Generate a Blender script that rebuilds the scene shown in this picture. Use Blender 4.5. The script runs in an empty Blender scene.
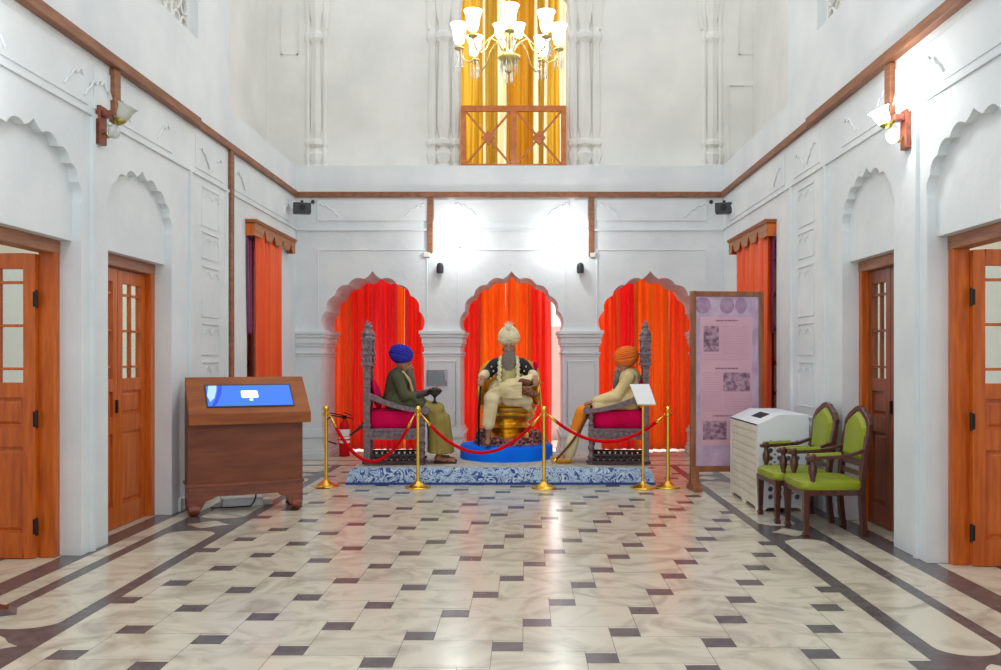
import bpy, bmesh, math, random
from mathutils import Vector, Matrix, Quaternion
from mathutils.geometry import tessellate_polygon
random.seed(7)
C = bpy.context.scene.collection
PI = math.pi
F = 900.0; VX = 523.0; VY = 357.0; H = 1.6
def at(px, py, Y): return Vector(((px-VX)*Y/F, Y, H-(py-VY)*Y/F))
def zz(py, Y): return H-(py-VY)*Y/F
def xx(px, Y): return (px-VX)*Y/F
# ------------------------------------------------------------------ materials
def lin(c):
    o = []
    for v in c:
        v = v/255.0
        o.append(v/12.92 if v <= .04045 else ((v+.055)/1.055)**2.4)
    return (o[0], o[1], o[2], 1)
M = {}
def mat(name, col, rough=.6, metal=0, col2=None, scale=8, stretch=(1,1,1), bump=0, bscale=30, emit=None, estr=0,
        trans=0, translucent=0, sheen=0, detail=5, lo=.35, hi=.65, coat=0, kind='noise', spec=.5, attr=False):
    m = bpy.data.materials.new(name); m.use_nodes = True
    nt = m.node_tree; N = nt.nodes; L = nt.links
    b = N['Principled BSDF']; out = N['Material Output']
    b.inputs['Base Color'].default_value = lin(col); b.inputs['Roughness'].default_value = rough
    b.inputs['Metallic'].default_value = metal; b.inputs['Specular IOR Level'].default_value = spec
    if coat: b.inputs['Coat Weight'].default_value = coat; b.inputs['Coat Roughness'].default_value = .15
    if sheen: b.inputs['Sheen Weight'].default_value = sheen
    if trans: b.inputs['Transmission Weight'].default_value = trans
    if emit: b.inputs['Emission Color'].default_value = lin(emit); b.inputs['Emission Strength'].default_value = estr
    tc = N.new('ShaderNodeTexCoord'); mp = N.new('ShaderNodeMapping'); mp.inputs['Scale'].default_value = stretch
    L.new(tc.outputs['Object'], mp.inputs['Vector'])
    if col2:
        if kind == 'voronoi':
            t = N.new('ShaderNodeTexVoronoi'); t.inputs['Scale'].default_value = scale; t.feature = 'DISTANCE_TO_EDGE'; fac = t.outputs['Distance']
        elif kind == 'wave':
            t = N.new('ShaderNodeTexWave'); t.inputs['Scale'].default_value = scale; t.inputs['Distortion'].default_value = 6
            t.inputs['Detail'].default_value = 3; fac = t.outputs['Fac']
        else:
            t = N.new('ShaderNodeTexNoise'); t.inputs['Scale'].default_value = scale; t.inputs['Detail'].default_value = detail; fac = t.outputs['Fac']
            if attr: t.inputs['Distortion'].default_value = 2.5
        L.new(mp.outputs[0], t.inputs['Vector'])
        r = N.new('ShaderNodeValToRGB'); r.color_ramp.elements[0].position = lo; r.color_ramp.elements[1].position = hi
        r.color_ramp.elements[0].color = lin(col); r.color_ramp.elements[1].color = lin(col2)
        L.new(fac, r.inputs['Fac']); last = r.outputs['Color']
        if attr:
            a = N.new('ShaderNodeAttribute'); a.attribute_name = 'tone'
            mx = N.new('ShaderNodeMix'); mx.data_type = 'RGBA'; mx.blend_type = 'MULTIPLY'; mx.inputs['Factor'].default_value = 1
            L.new(last, mx.inputs[6]); L.new(a.outputs['Color'], mx.inputs[7]); last = mx.outputs[2]
        L.new(last, b.inputs['Base Color'])
    if bump:
        t2 = N.new('ShaderNodeTexNoise'); t2.inputs['Scale'].default_value = bscale; t2.inputs['Detail'].default_value = 4
        L.new(mp.outputs[0], t2.inputs['Vector'])
        bp = N.new('ShaderNodeBump'); bp.inputs['Strength'].default_value = bump; bp.inputs['Distance'].default_value = .02
        L.new(t2.outputs['Fac'], bp.inputs['Height']); L.new(bp.outputs['Normal'], b.inputs['Normal'])
    if translucent:
        tr = N.new('ShaderNodeBsdfTranslucent'); tr.inputs['Color'].default_value = lin(col)
        if col2: L.new(last, tr.inputs['Color'])
        ms = N.new('ShaderNodeMixShader'); ms.inputs[0].default_value = translucent
        L.new(b.outputs[0], ms.inputs[1]); L.new(tr.outputs[0], ms.inputs[2]); L.new(ms.outputs[0], out.inputs['Surface'])
    M[name] = m; return m
def glassmat(name, tint=(245,250,250), tr=.85, rough=.03):
    m = bpy.data.materials.new(name); m.use_nodes = True
    nt = m.node_tree; N = nt.nodes; L = nt.links
    N.remove(N['Principled BSDF'])
    g = N.new('ShaderNodeBsdfGlossy'); g.inputs['Roughness'].default_value = rough
    t = N.new('ShaderNodeBsdfTransparent'); t.inputs['Color'].default_value = lin(tint)
    x = N.new('ShaderNodeMixShader'); x.inputs[0].default_value = 1-tr
    L.new(t.outputs[0], x.inputs[1]); L.new(g.outputs[0], x.inputs[2]); L.new(x.outputs[0], N['Material Output'].inputs['Surface'])
    M[name] = m
mat('plaster', (226,231,232), .7, col2=(214,221,224), scale=1.6, bump=.25, bscale=9, detail=8)
mat('plaster_upper', (234,233,228), .75, col2=(222,222,217), scale=1.3, bump=.25, bscale=9, detail=8)
mat('cream_wall', (240,234,212), .8, col2=(232,224,200), scale=1)
mat('slab', (172,164,146), .2, col2=(212,205,185), scale=2.0, attr=True, lo=.28, hi=.56, detail=9, spec=.45)
mat('dark_stone', (102,96,96), .25, col2=(84,79,80), scale=9, spec=.4)
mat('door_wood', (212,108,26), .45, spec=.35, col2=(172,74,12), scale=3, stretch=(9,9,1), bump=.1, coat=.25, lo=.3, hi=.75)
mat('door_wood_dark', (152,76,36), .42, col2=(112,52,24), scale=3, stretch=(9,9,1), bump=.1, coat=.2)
mat('lintel_wood', (172,116,84), .5, col2=(136,82,54), scale=3, stretch=(9,1,9))
mat('rail_wood', (150,98,66), .5, col2=(120,74,48), scale=3, stretch=(4,1,8), bump=.1)
mat('pelmet_wood', (180,116,66), .5, col2=(156,92,50), scale=4, stretch=(6,1,6), bump=.1)
mat('kiosk_wood', (160,88,34), .5, spec=.3, col2=(136,68,22), scale=2, stretch=(1,6,6), coat=.15)
mat('kiosk_body', (132,74,48), .55, spec=.3, col2=(112,58,36), scale=2, stretch=(1,6,6), coat=.15)
mat('kiosk_trim', (140,68,40), .4, col2=(104,46,26), scale=3, stretch=(1,8,8), coat=.2)
mat('frame_wood', (160,98,58), .45, col2=(126,72,40), scale=3, stretch=(6,6,1), coat=.15)
mat('chair_wood', (92,44,34), .3, col2=(62,28,22), scale=4, stretch=(8,8,1), coat=.4)
mat('throne_wood', (134,114,120), .45, col2=(98,82,88), scale=22, bump=.5, bscale=60, coat=.2)
mat('throne_dark', (70,58,62), .5, col2=(44,36,40), scale=20, bump=.5, bscale=60)
mat('crimson', (226,6,88), .8, col2=(204,4,70), scale=5, spec=.12)
mat('green_leather', (150,162,28), .42, col2=(132,146,20), scale=4, bump=.15, bscale=40)
mat('brass', (252,206,88), .26, 1)
mat('pale_brass', (226,206,136), .35, 1)
mat('gold', (248,206,84), .3, 1, col2=(214,162,52), scale=10, bump=.2)
mat('gold_cushion', (238,178,20), .5, col2=(222,150,14), scale=6)
mat('rope', (224,8,26), .8, col2=(196,4,18), scale=30, spec=.1)
mat('podium_blue', (0,124,255), .7, spec=.15, col2=(0,108,246), scale=3)
mat('carpet_blue', (26,60,140), .9, col2=(190,212,228), scale=7, bump=.3, bscale=80)
_n=M['carpet_blue'].node_tree; _r=[n for n in _n.nodes if n.type=='VALTORGB'][0]; _t=[n for n in _n.nodes if n.type=='TEX_NOISE' and n.inputs['Scale'].default_value==7][0]; _t.inputs['Detail'].default_value=1.5; _t.inputs['Distortion'].default_value=2.6; _t.inputs['Scale'].default_value=5
for _p,_c in ((.0,(150,182,214)),(.40,(186,208,226)),(.44,(206,222,232)),(.475,(30,66,142)),(.505,(44,84,158)),(.53,(196,214,230)),(.60,(160,190,218)),(.64,(58,98,168)),(.68,(176,202,224))):
    _e=_r.color_ramp.elements.new(_p); _e.color=lin(_c)
_r.color_ramp.elements.remove(_r.color_ramp.elements[0]) if False else None
mat('carpet_hem', (40,70,140), .9)
mat('carpet_top', (206,200,186), .9, col2=(164,160,158), scale=16, bump=.3, bscale=80)
mat('shirt_cloth', (196,184,130), .75, col2=(170,154,92), scale=14, bump=.3)
mat('floral_rug', (176,112,104), .9, col2=(62,42,52), scale=26, lo=.45, hi=.55, bump=.4, bscale=60)
mat('red_curtain', (252,92,66), .6, col2=(240,64,46), scale=1.2, stretch=(6,6,.4), translucent=.36)
mat('pink_curtain', (254,84,86), .6, col2=(242,66,68), scale=1.2, stretch=(6,6,.4), translucent=.36)
mat('orange_curtain', (255,164,56), .6, col2=(252,134,44), scale=1.2, stretch=(6,6,.4), translucent=.36)
mat('mid_curtain', (254,136,60), .6, col2=(250,106,50), scale=1.2, stretch=(6,6,.4), translucent=.36)
mat('side_curtain', (255,112,42), .5, col2=(250,84,34), scale=1.2, stretch=(6,6,.4), translucent=.15)
mat('plum_cloth', (120,40,90), .6)
mat('gold_curtain', (250,224,116), .5, col2=(226,190,66), scale=1.5, stretch=(9,9,.3), translucent=.55)
mat('gold_deep', (240,196,66), .5, col2=(216,164,36), scale=1.5, stretch=(9,9,.3), translucent=.45)
mat('sheer', (252,250,240), .5, col2=(250,240,206), scale=1.5, stretch=(9,9,.3), translucent=.55)
mat('rail_orange', (206,116,40), .5, col2=(182,96,26), scale=4, stretch=(4,4,4), coat=.2)
mat('black_plastic', (38,40,44), .4)
mat('black_metal', (34,30,30), .4, .6)
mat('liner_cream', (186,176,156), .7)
mat('hinge', (58,50,46), .4, .8)
mat('white_paint', (232,236,240), .5, col2=(222,228,234), scale=3)
mat('cream_paint', (226,220,204), .55, col2=(214,206,190), scale=3)
mat('paper', (240,240,240), .6)
mat('ext_red', (206,8,14), .5, spec=.2)
mat('screen', (20,70,200), .2, emit=(50,120,238), estr=.66)
mat('screen_dark', (10,40,160), .2, emit=(20,64,200), estr=.7)
mat('screen_light', (240,250,255), .2, emit=(220,248,255), estr=1.0)
mat('screen_pale', (180,200,240), .2, emit=(110,160,240), estr=.75)
mat('poster_back', (176,150,180), .5, col2=(206,178,200), scale=5, detail=6)
mat('poster_panel', (214,170,184), .5, col2=(206,160,176), scale=2)
mat('poster_photo', (112,78,98), .5, col2=(186,148,166), scale=18, detail=8, lo=.4, hi=.62)
mat('poster_mauve', (158,124,156), .5, col2=(176,146,172), scale=12)  # mottled mauve of the printed figures, reused for the perforated box's inner board
mat('poster_ink', (120,78,98), .6)
mat('poster_ink_pale', (190,146,164), .6)
mat('shade_on', (255,250,235), .3, emit=(255,250,238), estr=3.5)
mat('shade_cool', (255,252,248), .3, emit=(250,252,255), estr=6)
mat('shade_off', (222,224,214), .25, translucent=.4, coat=.4)
mat('crystal', (235,240,240), .06, trans=.5, spec=.8)
mat('olive_brass', (170,160,70), .3, .8)
mat('skin', (176,120,90), .5, col2=(160,106,78), scale=12)
mat('skin_pale', (176,128,100), .5, col2=(160,112,86), scale=12)
mat('eye_white', (230,226,218), .2); mat('iris', (40,26,18), .2)
mat('beard_grey', (150,140,128), .8, col2=(104,94,86), scale=30, stretch=(5,5,1), bump=.6, bscale=60)
mat('beard_dark', (126,118,108), .8, col2=(80,74,68), scale=30, stretch=(5,5,1), bump=.6, bscale=60)
mat('turban_blue', (44,44,178), .75, col2=(34,32,150), scale=9, bump=.2)
mat('turban_cream', (240,230,196), .75, col2=(226,212,172), scale=9, bump=.2)
mat('turban_orange', (246,132,40), .75, col2=(236,112,26), scale=9, bump=.2)
mat('olive_coat', (84,84,56), .8, col2=(68,68,46), scale=5, bump=.3)
mat('khaki_robe', (160,142,72), .8, col2=(132,116,52), scale=4, bump=.3)
mat('cream_cloth', (236,216,160), .75, col2=(208,186,130), scale=5, bump=.3)
mat('cream_robe', (240,226,186), .75, col2=(214,196,146), scale=5, bump=.3)
mat('orange_cloth', (244,150,24), .75, col2=(232,130,14), scale=4, bump=.3)
mat('black_jacket', (24,26,34), .7, col2=(40,44,52), scale=30, lo=.5, hi=.7)
mat('brocade', (96,52,34), .7, col2=(150,104,60), scale=40, lo=.45, hi=.6)
mat('garland', (240,236,206), .8, col2=(220,214,170), scale=60, bump=.8, bscale=80)
mat('sandal', (60,40,30), .6); mat('shoe_gold', (214,150,26), .5)
mat('sword_wood', (96,56,32), .4); mat('black_bowl', (30,34,30), .3, coat=.4)
mat('cable', (20,20,24), .5)
mat('hole_dark', (40,36,40), .9)
glassmat('pane', tr=.9); glassmat('acrylic', (235,238,240), .92)
# ------------------------------------------------------------------ mesh builder
class MB:
    def __init__(s): s.v = []; s.f = []; s.mi = []; s.cur = 0
    def add(s, vs, fs, mi=None):
        o = len(s.v); s.v += [tuple(v) for v in vs]; s.f += [tuple(i+o for i in f) for f in fs]; s.mi += [s.cur if mi is None else mi]*len(fs); return s
    def box(s, x0, x1, y0, y1, z0, z1, mi=None, rot=None, piv=None):
        vs = [Vector((x, y, z)) for x in (x0, x1) for y in (y0, y1) for z in (z0, z1)]
        if rot is not None:
            piv = Vector(piv) if piv is not None else Vector(((x0+x1)/2, (y0+y1)/2, (z0+z1)/2))
            vs = [rot @ (v-piv)+piv for v in vs]
        return s.add(vs, [(0,1,3,2),(4,6,7,5),(0,4,5,1),(2,3,7,6),(0,2,6,4),(1,5,7,3)], mi)
    def hexa(s, b, t, mi=None):   # bottom quad, top quad
        return s.add(list(b)+list(t), [(3,2,1,0),(4,5,6,7),(0,1,5,4),(1,2,6,5),(2,3,7,6),(3,0,4,7)], mi)
    def bar(s, p0, p1, w, d, up=(0,0,1), mi=None):
        p0 = Vector(p0); p1 = Vector(p1); a = (p1-p0).normalized(); u = Vector(up)
        if abs(a.dot(u)) > .99: u = Vector((0,1,0))
        r = a.cross(u).normalized(); u = r.cross(a).normalized()
        q = [r*w/2+u*d/2, -r*w/2+u*d/2, -r*w/2-u*d/2, r*w/2-u*d/2]
        return s.add([p0+k for k in q]+[p1+k for k in q], [(0,1,2,3),(7,6,5,4),(0,4,5,1),(1,5,6,2),(2,6,7,3),(3,7,4,0)], mi)
    def tube(s, pts, r, n=10, mi=None, flat=None, cap=True):
        pts = [Vector(p) for p in pts]; m = len(pts)
        rs = r if isinstance(r, (list, tuple)) else [r]*m
        vs = []; prev = None
        for i, p in enumerate(pts):
            t = (pts[min(i+1, m-1)]-pts[max(i-1, 0)]).normalized()
            if prev is None:
                u = Vector((0,0,1)) if abs(t.z) < .9 else Vector((1,0,0))
            else: u = prev
            rr = t.cross(u)
            if rr.length < 1e-5: rr = t.cross(Vector((0,1,0)))
            rr.normalize(); u = rr.cross(t).normalized(); prev = u
            for k in range(n):
                a = 2*PI*k/n; vs.append(p+(rr*math.cos(a)+u*math.sin(a)*(flat or 1))*rs[i])
        fs = []
        for i in range(m-1):
            for k in range(n):
                fs.append((i*n+k, i*n+(k+1)%n, (i+1)*n+(k+1)%n, (i+1)*n+k))
        if cap: fs.append(tuple(reversed(range(n)))); fs.append(tuple(range((m-1)*n, m*n)))
        return s.add(vs, fs, mi)
    def caps(s, p0, p1, r0, r1, n=14):       # closed tapered capsule
        p0 = Vector(p0); p1 = Vector(p1); d = (p1-p0); L = max(d.length, 1e-5); t = d/L
        pts = []; rs = []
        for k in range(5):
            a = PI/2*(k/5.0); pts.append(p0-t*r0*math.cos(a)); rs.append(max(r0*math.sin(a), .0006))
        pts.append(p0); rs.append(r0); pts.append(p1); rs.append(r1)
        for k in range(4, -1, -1):
            a = PI/2*(k/5.0); pts.append(p1+t*r1*math.cos(a)); rs.append(max(r1*math.sin(a), .0006))
        return s.tube(pts, rs, n)
    def lathe(s, prof, c=(0,0,0), n=24, axis='z', sx=1, sy=1, mi=None, flute=0, nf=8):
        c = Vector(c); vs = []; m = len(prof)
        for r, h in prof:
            for k in range(n):
                a = 2*PI*k/n; q = r*(1+flute*math.cos(nf*a))
                x = q*math.cos(a)*sx; y = q*math.sin(a)*sy
                v = Vector((x, y, h)) if axis == 'z' else (Vector((h, x, y)) if axis == 'x' else Vector((x, h, y)))
                vs.append(c+v)
        fs = [(i*n+k, i*n+(k+1)%n, (i+1)*n+(k+1)%n, (i+1)*n+k) for i in range(m-1) for k in range(n)]
        fs.append(tuple(reversed(range(n)))); fs.append(tuple(range((m-1)*n, m*n)))
        return s.add(vs, fs, mi)
    def ell(s, c, r, n=16, m=10, rot=None, mi=None):
        c = Vector(c); r = (r, r, r) if not isinstance(r, (tuple, list)) else r
        vs = []
        for i in range(1, m):
            th = PI*i/m
            for k in range(n):
                a = 2*PI*k/n; v = Vector((r[0]*math.sin(th)*math.cos(a), r[1]*math.sin(th)*math.sin(a), r[2]*math.cos(th)))
                vs.append(c+(rot @ v if rot else v))
        top = Vector((0,0,r[2])); bot = Vector((0,0,-r[2]))
        vs += [c+(rot @ top if rot else top), c+(rot @ bot if rot else bot)]
        T = len(vs)-2; B = len(vs)-1; fs = []
        for i in range(m-2):
            for k in range(n): fs.append((i*n+k, (i+1)*n+k, (i+1)*n+(k+1)%n, i*n+(k+1)%n))
        for k in range(n): fs.append((T, k, (k+1)%n)); fs.append((B, (m-2)*n+(k+1)%n, (m-2)*n+k))
        return s.add(vs, fs, mi)
    def loft(s, rings, cap=True, mi=None):
        n = len(rings[0]); vs = [v for r in rings for v in r]; m = len(rings)
        fs = [(i*n+k, i*n+(k+1)%n, (i+1)*n+(k+1)%n, (i+1)*n+k) for i in range(m-1) for k in range(n)]
        if cap: fs.append(tuple(reversed(range(n)))); fs.append(tuple(range((m-1)*n, m*n)))
        return s.add(vs, fs, mi)
    def prism(s, poly, holes, fn, d0, d1, mi=None):   # poly in (a,b); fn(a,b,d)->xyz
        loops = [[Vector((a, b, 0)) for a, b in L_] for L_ in [poly]+list(holes)]
        flat = [p for L_ in loops for p in L_]
        tris = tessellate_polygon(loops)
        n = len(flat)
        vs = [fn(p.x, p.y, d0) for p in flat]+[fn(p.x, p.y, d1) for p in flat]
        fs = [tuple(t) for t in tris]+[tuple(i+n for i in reversed(t)) for t in tris]
        o = 0
        for L_ in loops:
            k = len(L_)
            for i in range(k):
                a = o+i; b = o+(i+1) % k; fs.append((a, b, b+n, a+n))
            o += k
        return s.add(vs, fs, mi)
    def build(s, name, mats, parent=None, smooth=False, bevel=0, loc=None, rotz=None, fixn=True, weld=True, solid=0, remesh=0, sm_it=0):
        me = bpy.data.meshes.new(name); me.from_pydata(s.v, [], s.f)
        if not isinstance(mats, (list, tuple)): mats = [mats]
        for k in mats: me.materials.append(M[k])
        for i, p in enumerate(me.polygons): p.material_index = s.mi[i]; p.use_smooth = bool(smooth)
        if fixn:
            bm = bmesh.new(); bm.from_mesh(me)
            if weld and not remesh: bmesh.ops.remove_doubles(bm, verts=bm.verts, dist=1e-5)
            bmesh.ops.recalc_face_normals(bm, faces=bm.faces); bm.to_mesh(me); bm.free()
        o = bpy.data.objects.new(name, me); C.objects.link(o)
        if parent is not None: o.parent = parent
        if loc is not None: o.location = loc
        if rotz is not None: o.rotation_euler = (0,0,rotz)
        if remesh:
            r = o.modifiers.new('r', 'REMESH'); r.mode = 'VOXEL'; r.voxel_size = remesh; r.use_smooth_shade = True
            if sm_it: q = o.modifiers.new('s', 'SMOOTH'); q.iterations = sm_it; q.factor = .5
        if solid: q = o.modifiers.new('t', 'SOLIDIFY'); q.thickness = solid; q.offset = 0
        if bevel:
            q = o.modifiers.new('b', 'BEVEL'); q.width = bevel; q.segments = 2; q.limit_method = 'ANGLE'; q.angle_limit = .6
        if smooth == 'auto':
            for p in me.polygons: p.use_smooth = True
            try:
                bm = bmesh.new(); bm.from_mesh(me)
                for e in bm.edges:
                    if len(e.link_faces) == 2 and e.calc_face_angle(0) > .6: e.smooth = False
                bm.to_mesh(me); bm.free()
            except Exception: pass
        return o
def B(*a, **k): return MB().box(*a, **k)
def thing(name, label, cat, loc=(0,0,0), rotz=0, group=None):
    o = bpy.data.objects.new(name, None); C.objects.link(o); o.empty_display_size = .1
    o.location = loc; o.rotation_euler = (0,0,rotz); o['label'] = label; o['category'] = cat
    if group: o['group'] = group
    return o
def tag(o, label, cat, group=None, kind=None):
    o['label'] = label; o['category'] = cat
    if group: o['group'] = group
    if kind: o['kind'] = kind
    return o
def struct(o): o['kind'] = 'structure'; return o
def sroot(name, loc=(0,0,0)):
    o = bpy.data.objects.new(name, None); C.objects.link(o); o.location = loc; o['kind'] = 'structure'; return o
def kids(o): return [c for c in bpy.data.objects if c.parent == o]
def copy_tree(o, parent=None):
    c = o.copy(); C.objects.link(c); c.parent = parent
    for ch in kids(o): copy_tree(ch, c)
    return c
# ------------------------------------------------------------------ dimensions
LX = -3.56; RX = 3.14; BY = 14.1; RECL = -3.75; RECR = 3.32
zR = 4.14; LEDGE = 4.6
LB = [(5.85,7.25),(7.72,9.12)]; RB = [(5.55,6.99),(7.62,8.85)]
PXB = BY/F
# ------------------------------------------------------------------ floor
def build_floor():
    b = MB()
    v = []; f = []; mi = []; tone = []
    def poly(pts, m, t=1.0, z=0.0):
        o = len(v); v.extend([(x, y, z) for x, y in pts]); f.append(tuple(range(o, o+len(pts)))); mi.append(m); tone.append(t)
    def rect(x0, x1, y0, y1, m, t=1.0, z=0.0):
        if x1-x0 > .004 and y1-y0 > .004: poly([(x0,y0),(x1,y0),(x1,y1),(x0,y1)], m, t, z)
    X0, X1, Y0, Y1 = -2.68, 2.15, -2.0, 13.25
    W, L_, s, t_ = .506, .448, .17, .170
    t_ = .19
    ax, ay = -1.2675-s/2, 4.921-t_/2
    g = .0016
    def clip(x0, x1, y0, y1, m, tt):
        rect(max(x0+g, X0), min(x1-g, X1), max(y0+g, Y0), min(y1-g, Y1), m, tt)
    rnd = random.Random(3)
    for i in range(-30, 31):
        for j in range(-50, 51):
            x = ax+i*W+j*s; y = ay-i*t_+j*L_
            if x > X1 or x+W+s < X0 or y > Y1 or y+L_ < Y0: continue
            clip(x, x+s, y, y+.160, 1, 1); clip(x, x+s, y+.160-2*g, y+t_, 0, .98)
            clip(x+s, x+s+W, y, y+L_, 0, .93+.10*rnd.random())
    def border(xa, xb):      # panel band with lens shapes
        xm = (xa+xb)/2; w = (xb-xa)/2
        cs = [1.35, 4.98, 8.6, 12.2]
        if xa > 0: cs = [.9, 4.5, 8.22, 11.9]
        ends = [-2.0]+cs+[13.25]
        for k in range(len(ends)-1):
            a = ends[k]+(.31 if k else .02); c = ends[k+1]-(.31 if k+1 < len(ends)-1 else .02)
            pts = []
            for q in range(13):
                an = PI+PI*q/12; pts.append((xm+w*math.cos(an), (a+.16)+(.16*math.sin(an) if k else -.16)))
            for q in range(13):
                an = PI*q/12; pts.append((xm+w*math.cos(an), (c-.16)+(.16*math.sin(an) if k+1 < len(ends)-1 else .16)))
            poly(pts, 0, .95+.06*rnd.random())
        for c in cs:
            pts = [(xm+w*.96*x, c+.19*y) for x, y in ((-1,0),(-.6,-.32),(-.25,-.8),(0,-1),(.25,-.8),(.6,-.32),(1,0),(.6,.32),(.25,.8),(0,1),(-.25,.8),(-.6,.32))]
            poly(pts, 0, 1)
    border(-3.23, -2.79); border(2.26, 2.62)
    y = -2.0
    while y < 13.2:
        e = min(y+1.1, 13.25)
        rect(-3.5, -3.34, y+g, e-g, 0, .95+.07*rnd.random()); rect(2.72, 2.98, y+g, e-g, 0, .95+.07*rnd.random())
        y = e
    for (a, c) in LB: rect(-4.1, -3.70, a+.02, c-.02, 0, 1.0)
    for (a, c) in RB: rect(3.2, 3.6, a+.02, c-.02, 0, 1.0)
    # rooms beyond and behind the arcade
    for k in range(14):
        for q in range(5):
            rect(-4.2-(q+1)*.6, -4.2-q*.6-g, -2+k*1.2, -2+(k+1)*1.2-g, 0, .95+.07*rnd.random())
            rect(3.7+q*.6, 3.7+(q+1)*.6-g, -2+k*1.2, -2+(k+1)*1.2-g, 0, .95+.07*rnd.random())
    for k in range(14):
        for q, (a, c) in enumerate(((13.36,13.9),(13.97,14.5),(14.57,15.1),(15.2,15.9),(15.95,17.5))):
            rect(-3.5+k*.5, -3.5+(k+1)*.5-g, a, c, 0, .94+.08*rnd.random())
    # dark stub stones beside the wall strip
    n0 = len(v)
    rect(-7.6, 7.2, -2.4, 18.4, 1, 1, z=-.0015)
    me = bpy.data.meshes.new('floor'); me.from_pydata(v, [], f)
    me.materials.append(M['slab']); me.materials.append(M['dark_stone'])
    at_ = me.color_attributes.new('tone', 'FLOAT_COLOR', 'CORNER')
    k = 0
    for i, p in enumerate(me.polygons):
        p.material_index = mi[i]
        for _ in p.loop_indices: at_.data[k].color = (tone[i], tone[i], tone[i]*.995, 1); k += 1
    o = bpy.data.objects.new('floor', me); C.objects.link(o); struct(o)
    o2 = B(-7.6, 7.2, -2.4, 18.4, -.2, -.003).build('floor_base', 'dark_stone', o)
build_floor()
# ------------------------------------------------------------------ arches
def cusp(c, half, zs, za, n=9, sag=.2, ogee=.12):
    Hh = (za-zs)*(1-ogee)
    base = []
    for i in range(n+1):
        th = PI*i/n
        base.append((c-half*math.cos(th), zs+Hh*math.sin(th)**.9 if 0 < i < n else zs))
    pts = [base[0]]
    for i in range(n):
        a = Vector(base[i]); b_ = Vector(base[i+1]); d = b_-a; nn = Vector((-d.y, d.x)).normalized()
        if nn.dot((a+b_)/2-Vector((c, zs))) < 0: nn = -nn
        sg = d.length*sag; mid = i == n//2
        for k in range(1, 8):
            u = k/8
            p = a+d*u+nn*sg*(1-(2*u-1)**2)
            if mid:
                p = a+d*u; w = 1-abs(2*u-1)
                p.y = a.y+(za-a.y)*(.55*w+.45*w**2.2)+ .0
            pts.append((p.x, p.y))
        pts.append((b_.x, b_.y))
    return pts
# back wall ----------------------------------------------------------
cx = [xx(372.5, BY), xx(511.5, BY), xx(650.5, BY)]
hw = 49.5*PXB; SPR = zz(331, BY); APX = zz(271, BY); sh = 51.5*PXB
outl = [(LX-.3, 0)]
for c in cx:
    outl += [(c-sh, 0), (c-sh, SPR-.12)] + cusp(c, hw, SPR, APX) + [(c+sh, SPR-.12), (c+sh, 0)]
outl += [(RX+.3, 0), (RX+.3, LEDGE), (LX-.3, LEDGE)]
wb = MB().prism(outl, [], lambda a, b, d: (a, d, b), BY, BY+1.05)
struct(wb.build('wall_back', 'plaster'))
def stack(b, x0, x1, y0, y1, layers):
    for z0, z1, e in layers: b.box(x0-e, x1+e, y0-e, y1+e, z0, z1)
piers = [(LX-.02, cx[0]-sh), (cx[0]+sh, cx[1]-sh), (cx[1]+sh, cx[2]-sh), (cx[2]+sh, RX+.02)]
tb = MB()
for (a, c) in piers:
    stack(tb, a, c, BY, BY+1.05, [(SPR-.05, SPR+.005, .075), (SPR-.10, SPR-.05, .055), (SPR-.2, SPR-.10, .035), (SPR-.24, SPR-.2, .02), (SPR-.36, SPR-.33, .025), (SPR-.40, SPR-.37, .012),
        (0, .10, .07), (.10, .16, .05), (.16, .34, .035), (.34, .40, .055), (.40, .44, .03), (.44, .47, .015)])
    if a > LX and c < RX:  # shallow sunk panel outline on the shaft
        for q in (a+.07, c-.09): tb.box(q, q+.02, BY-.012, BY, .55, SPR-.48)
        tb.box(a+.07, c-.07, BY-.012, BY, SPR-.48, SPR-.46); tb.box(a+.07, c-.07, BY-.012, BY, .53, .55)
struct(tb.build('trim_1', 'plaster', bevel=.008))
# back wall relief mouldings
rb = MB()
def hl(x0, x1, y, Yp=BY, w=.022, d=.014, b=rb): z = zz(y, Yp); b.box(x0, x1, Yp-d, Yp+.001, z-w/2, z+w/2)
def vl(px, y0, y1, Yp=BY, w=.022, d=.014, b=rb): x = xx(px, Yp); b.box(x-w/2, x+w/2, Yp-d, Yp+.001, zz(y1, Yp), zz(y0, Yp))
def P(px): return xx(px, BY)
for a, c in ((317,428),(455,569),(597,707)):
    rb.box(P(a), P(c), BY-.02, BY+.001, zz(221,BY), zz(200,BY))
rb.box(P(434), P(449), BY-.02, BY+.001, zz(221,BY), zz(200,BY)); rb.box(P(574), P(588), BY-.02, BY+.001, zz(221,BY), zz(200,BY))
hl(LX, RX, 230, w=.03, d=.03)
for a, c in ((318,427),(458,565),(597,706)):
    hl(P(a), P(c), 250); vl(a, 250, 333); vl(c, 250, 333)
for px, sg in ((317,1),(428,-1),(455,1),(569,-1),(597,1),(707,-1)):
    pts = [(P(px)+sg*q*.05, BY-.022, zz(219,BY)+.03+.22*(1-(q/7)**2)*(1 if q % 2 else .82)) for q in range(8)]
    rb.tube(pts, .012, 6)
struct(rb.build('trim_2', 'plaster', bevel=.004))
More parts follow.
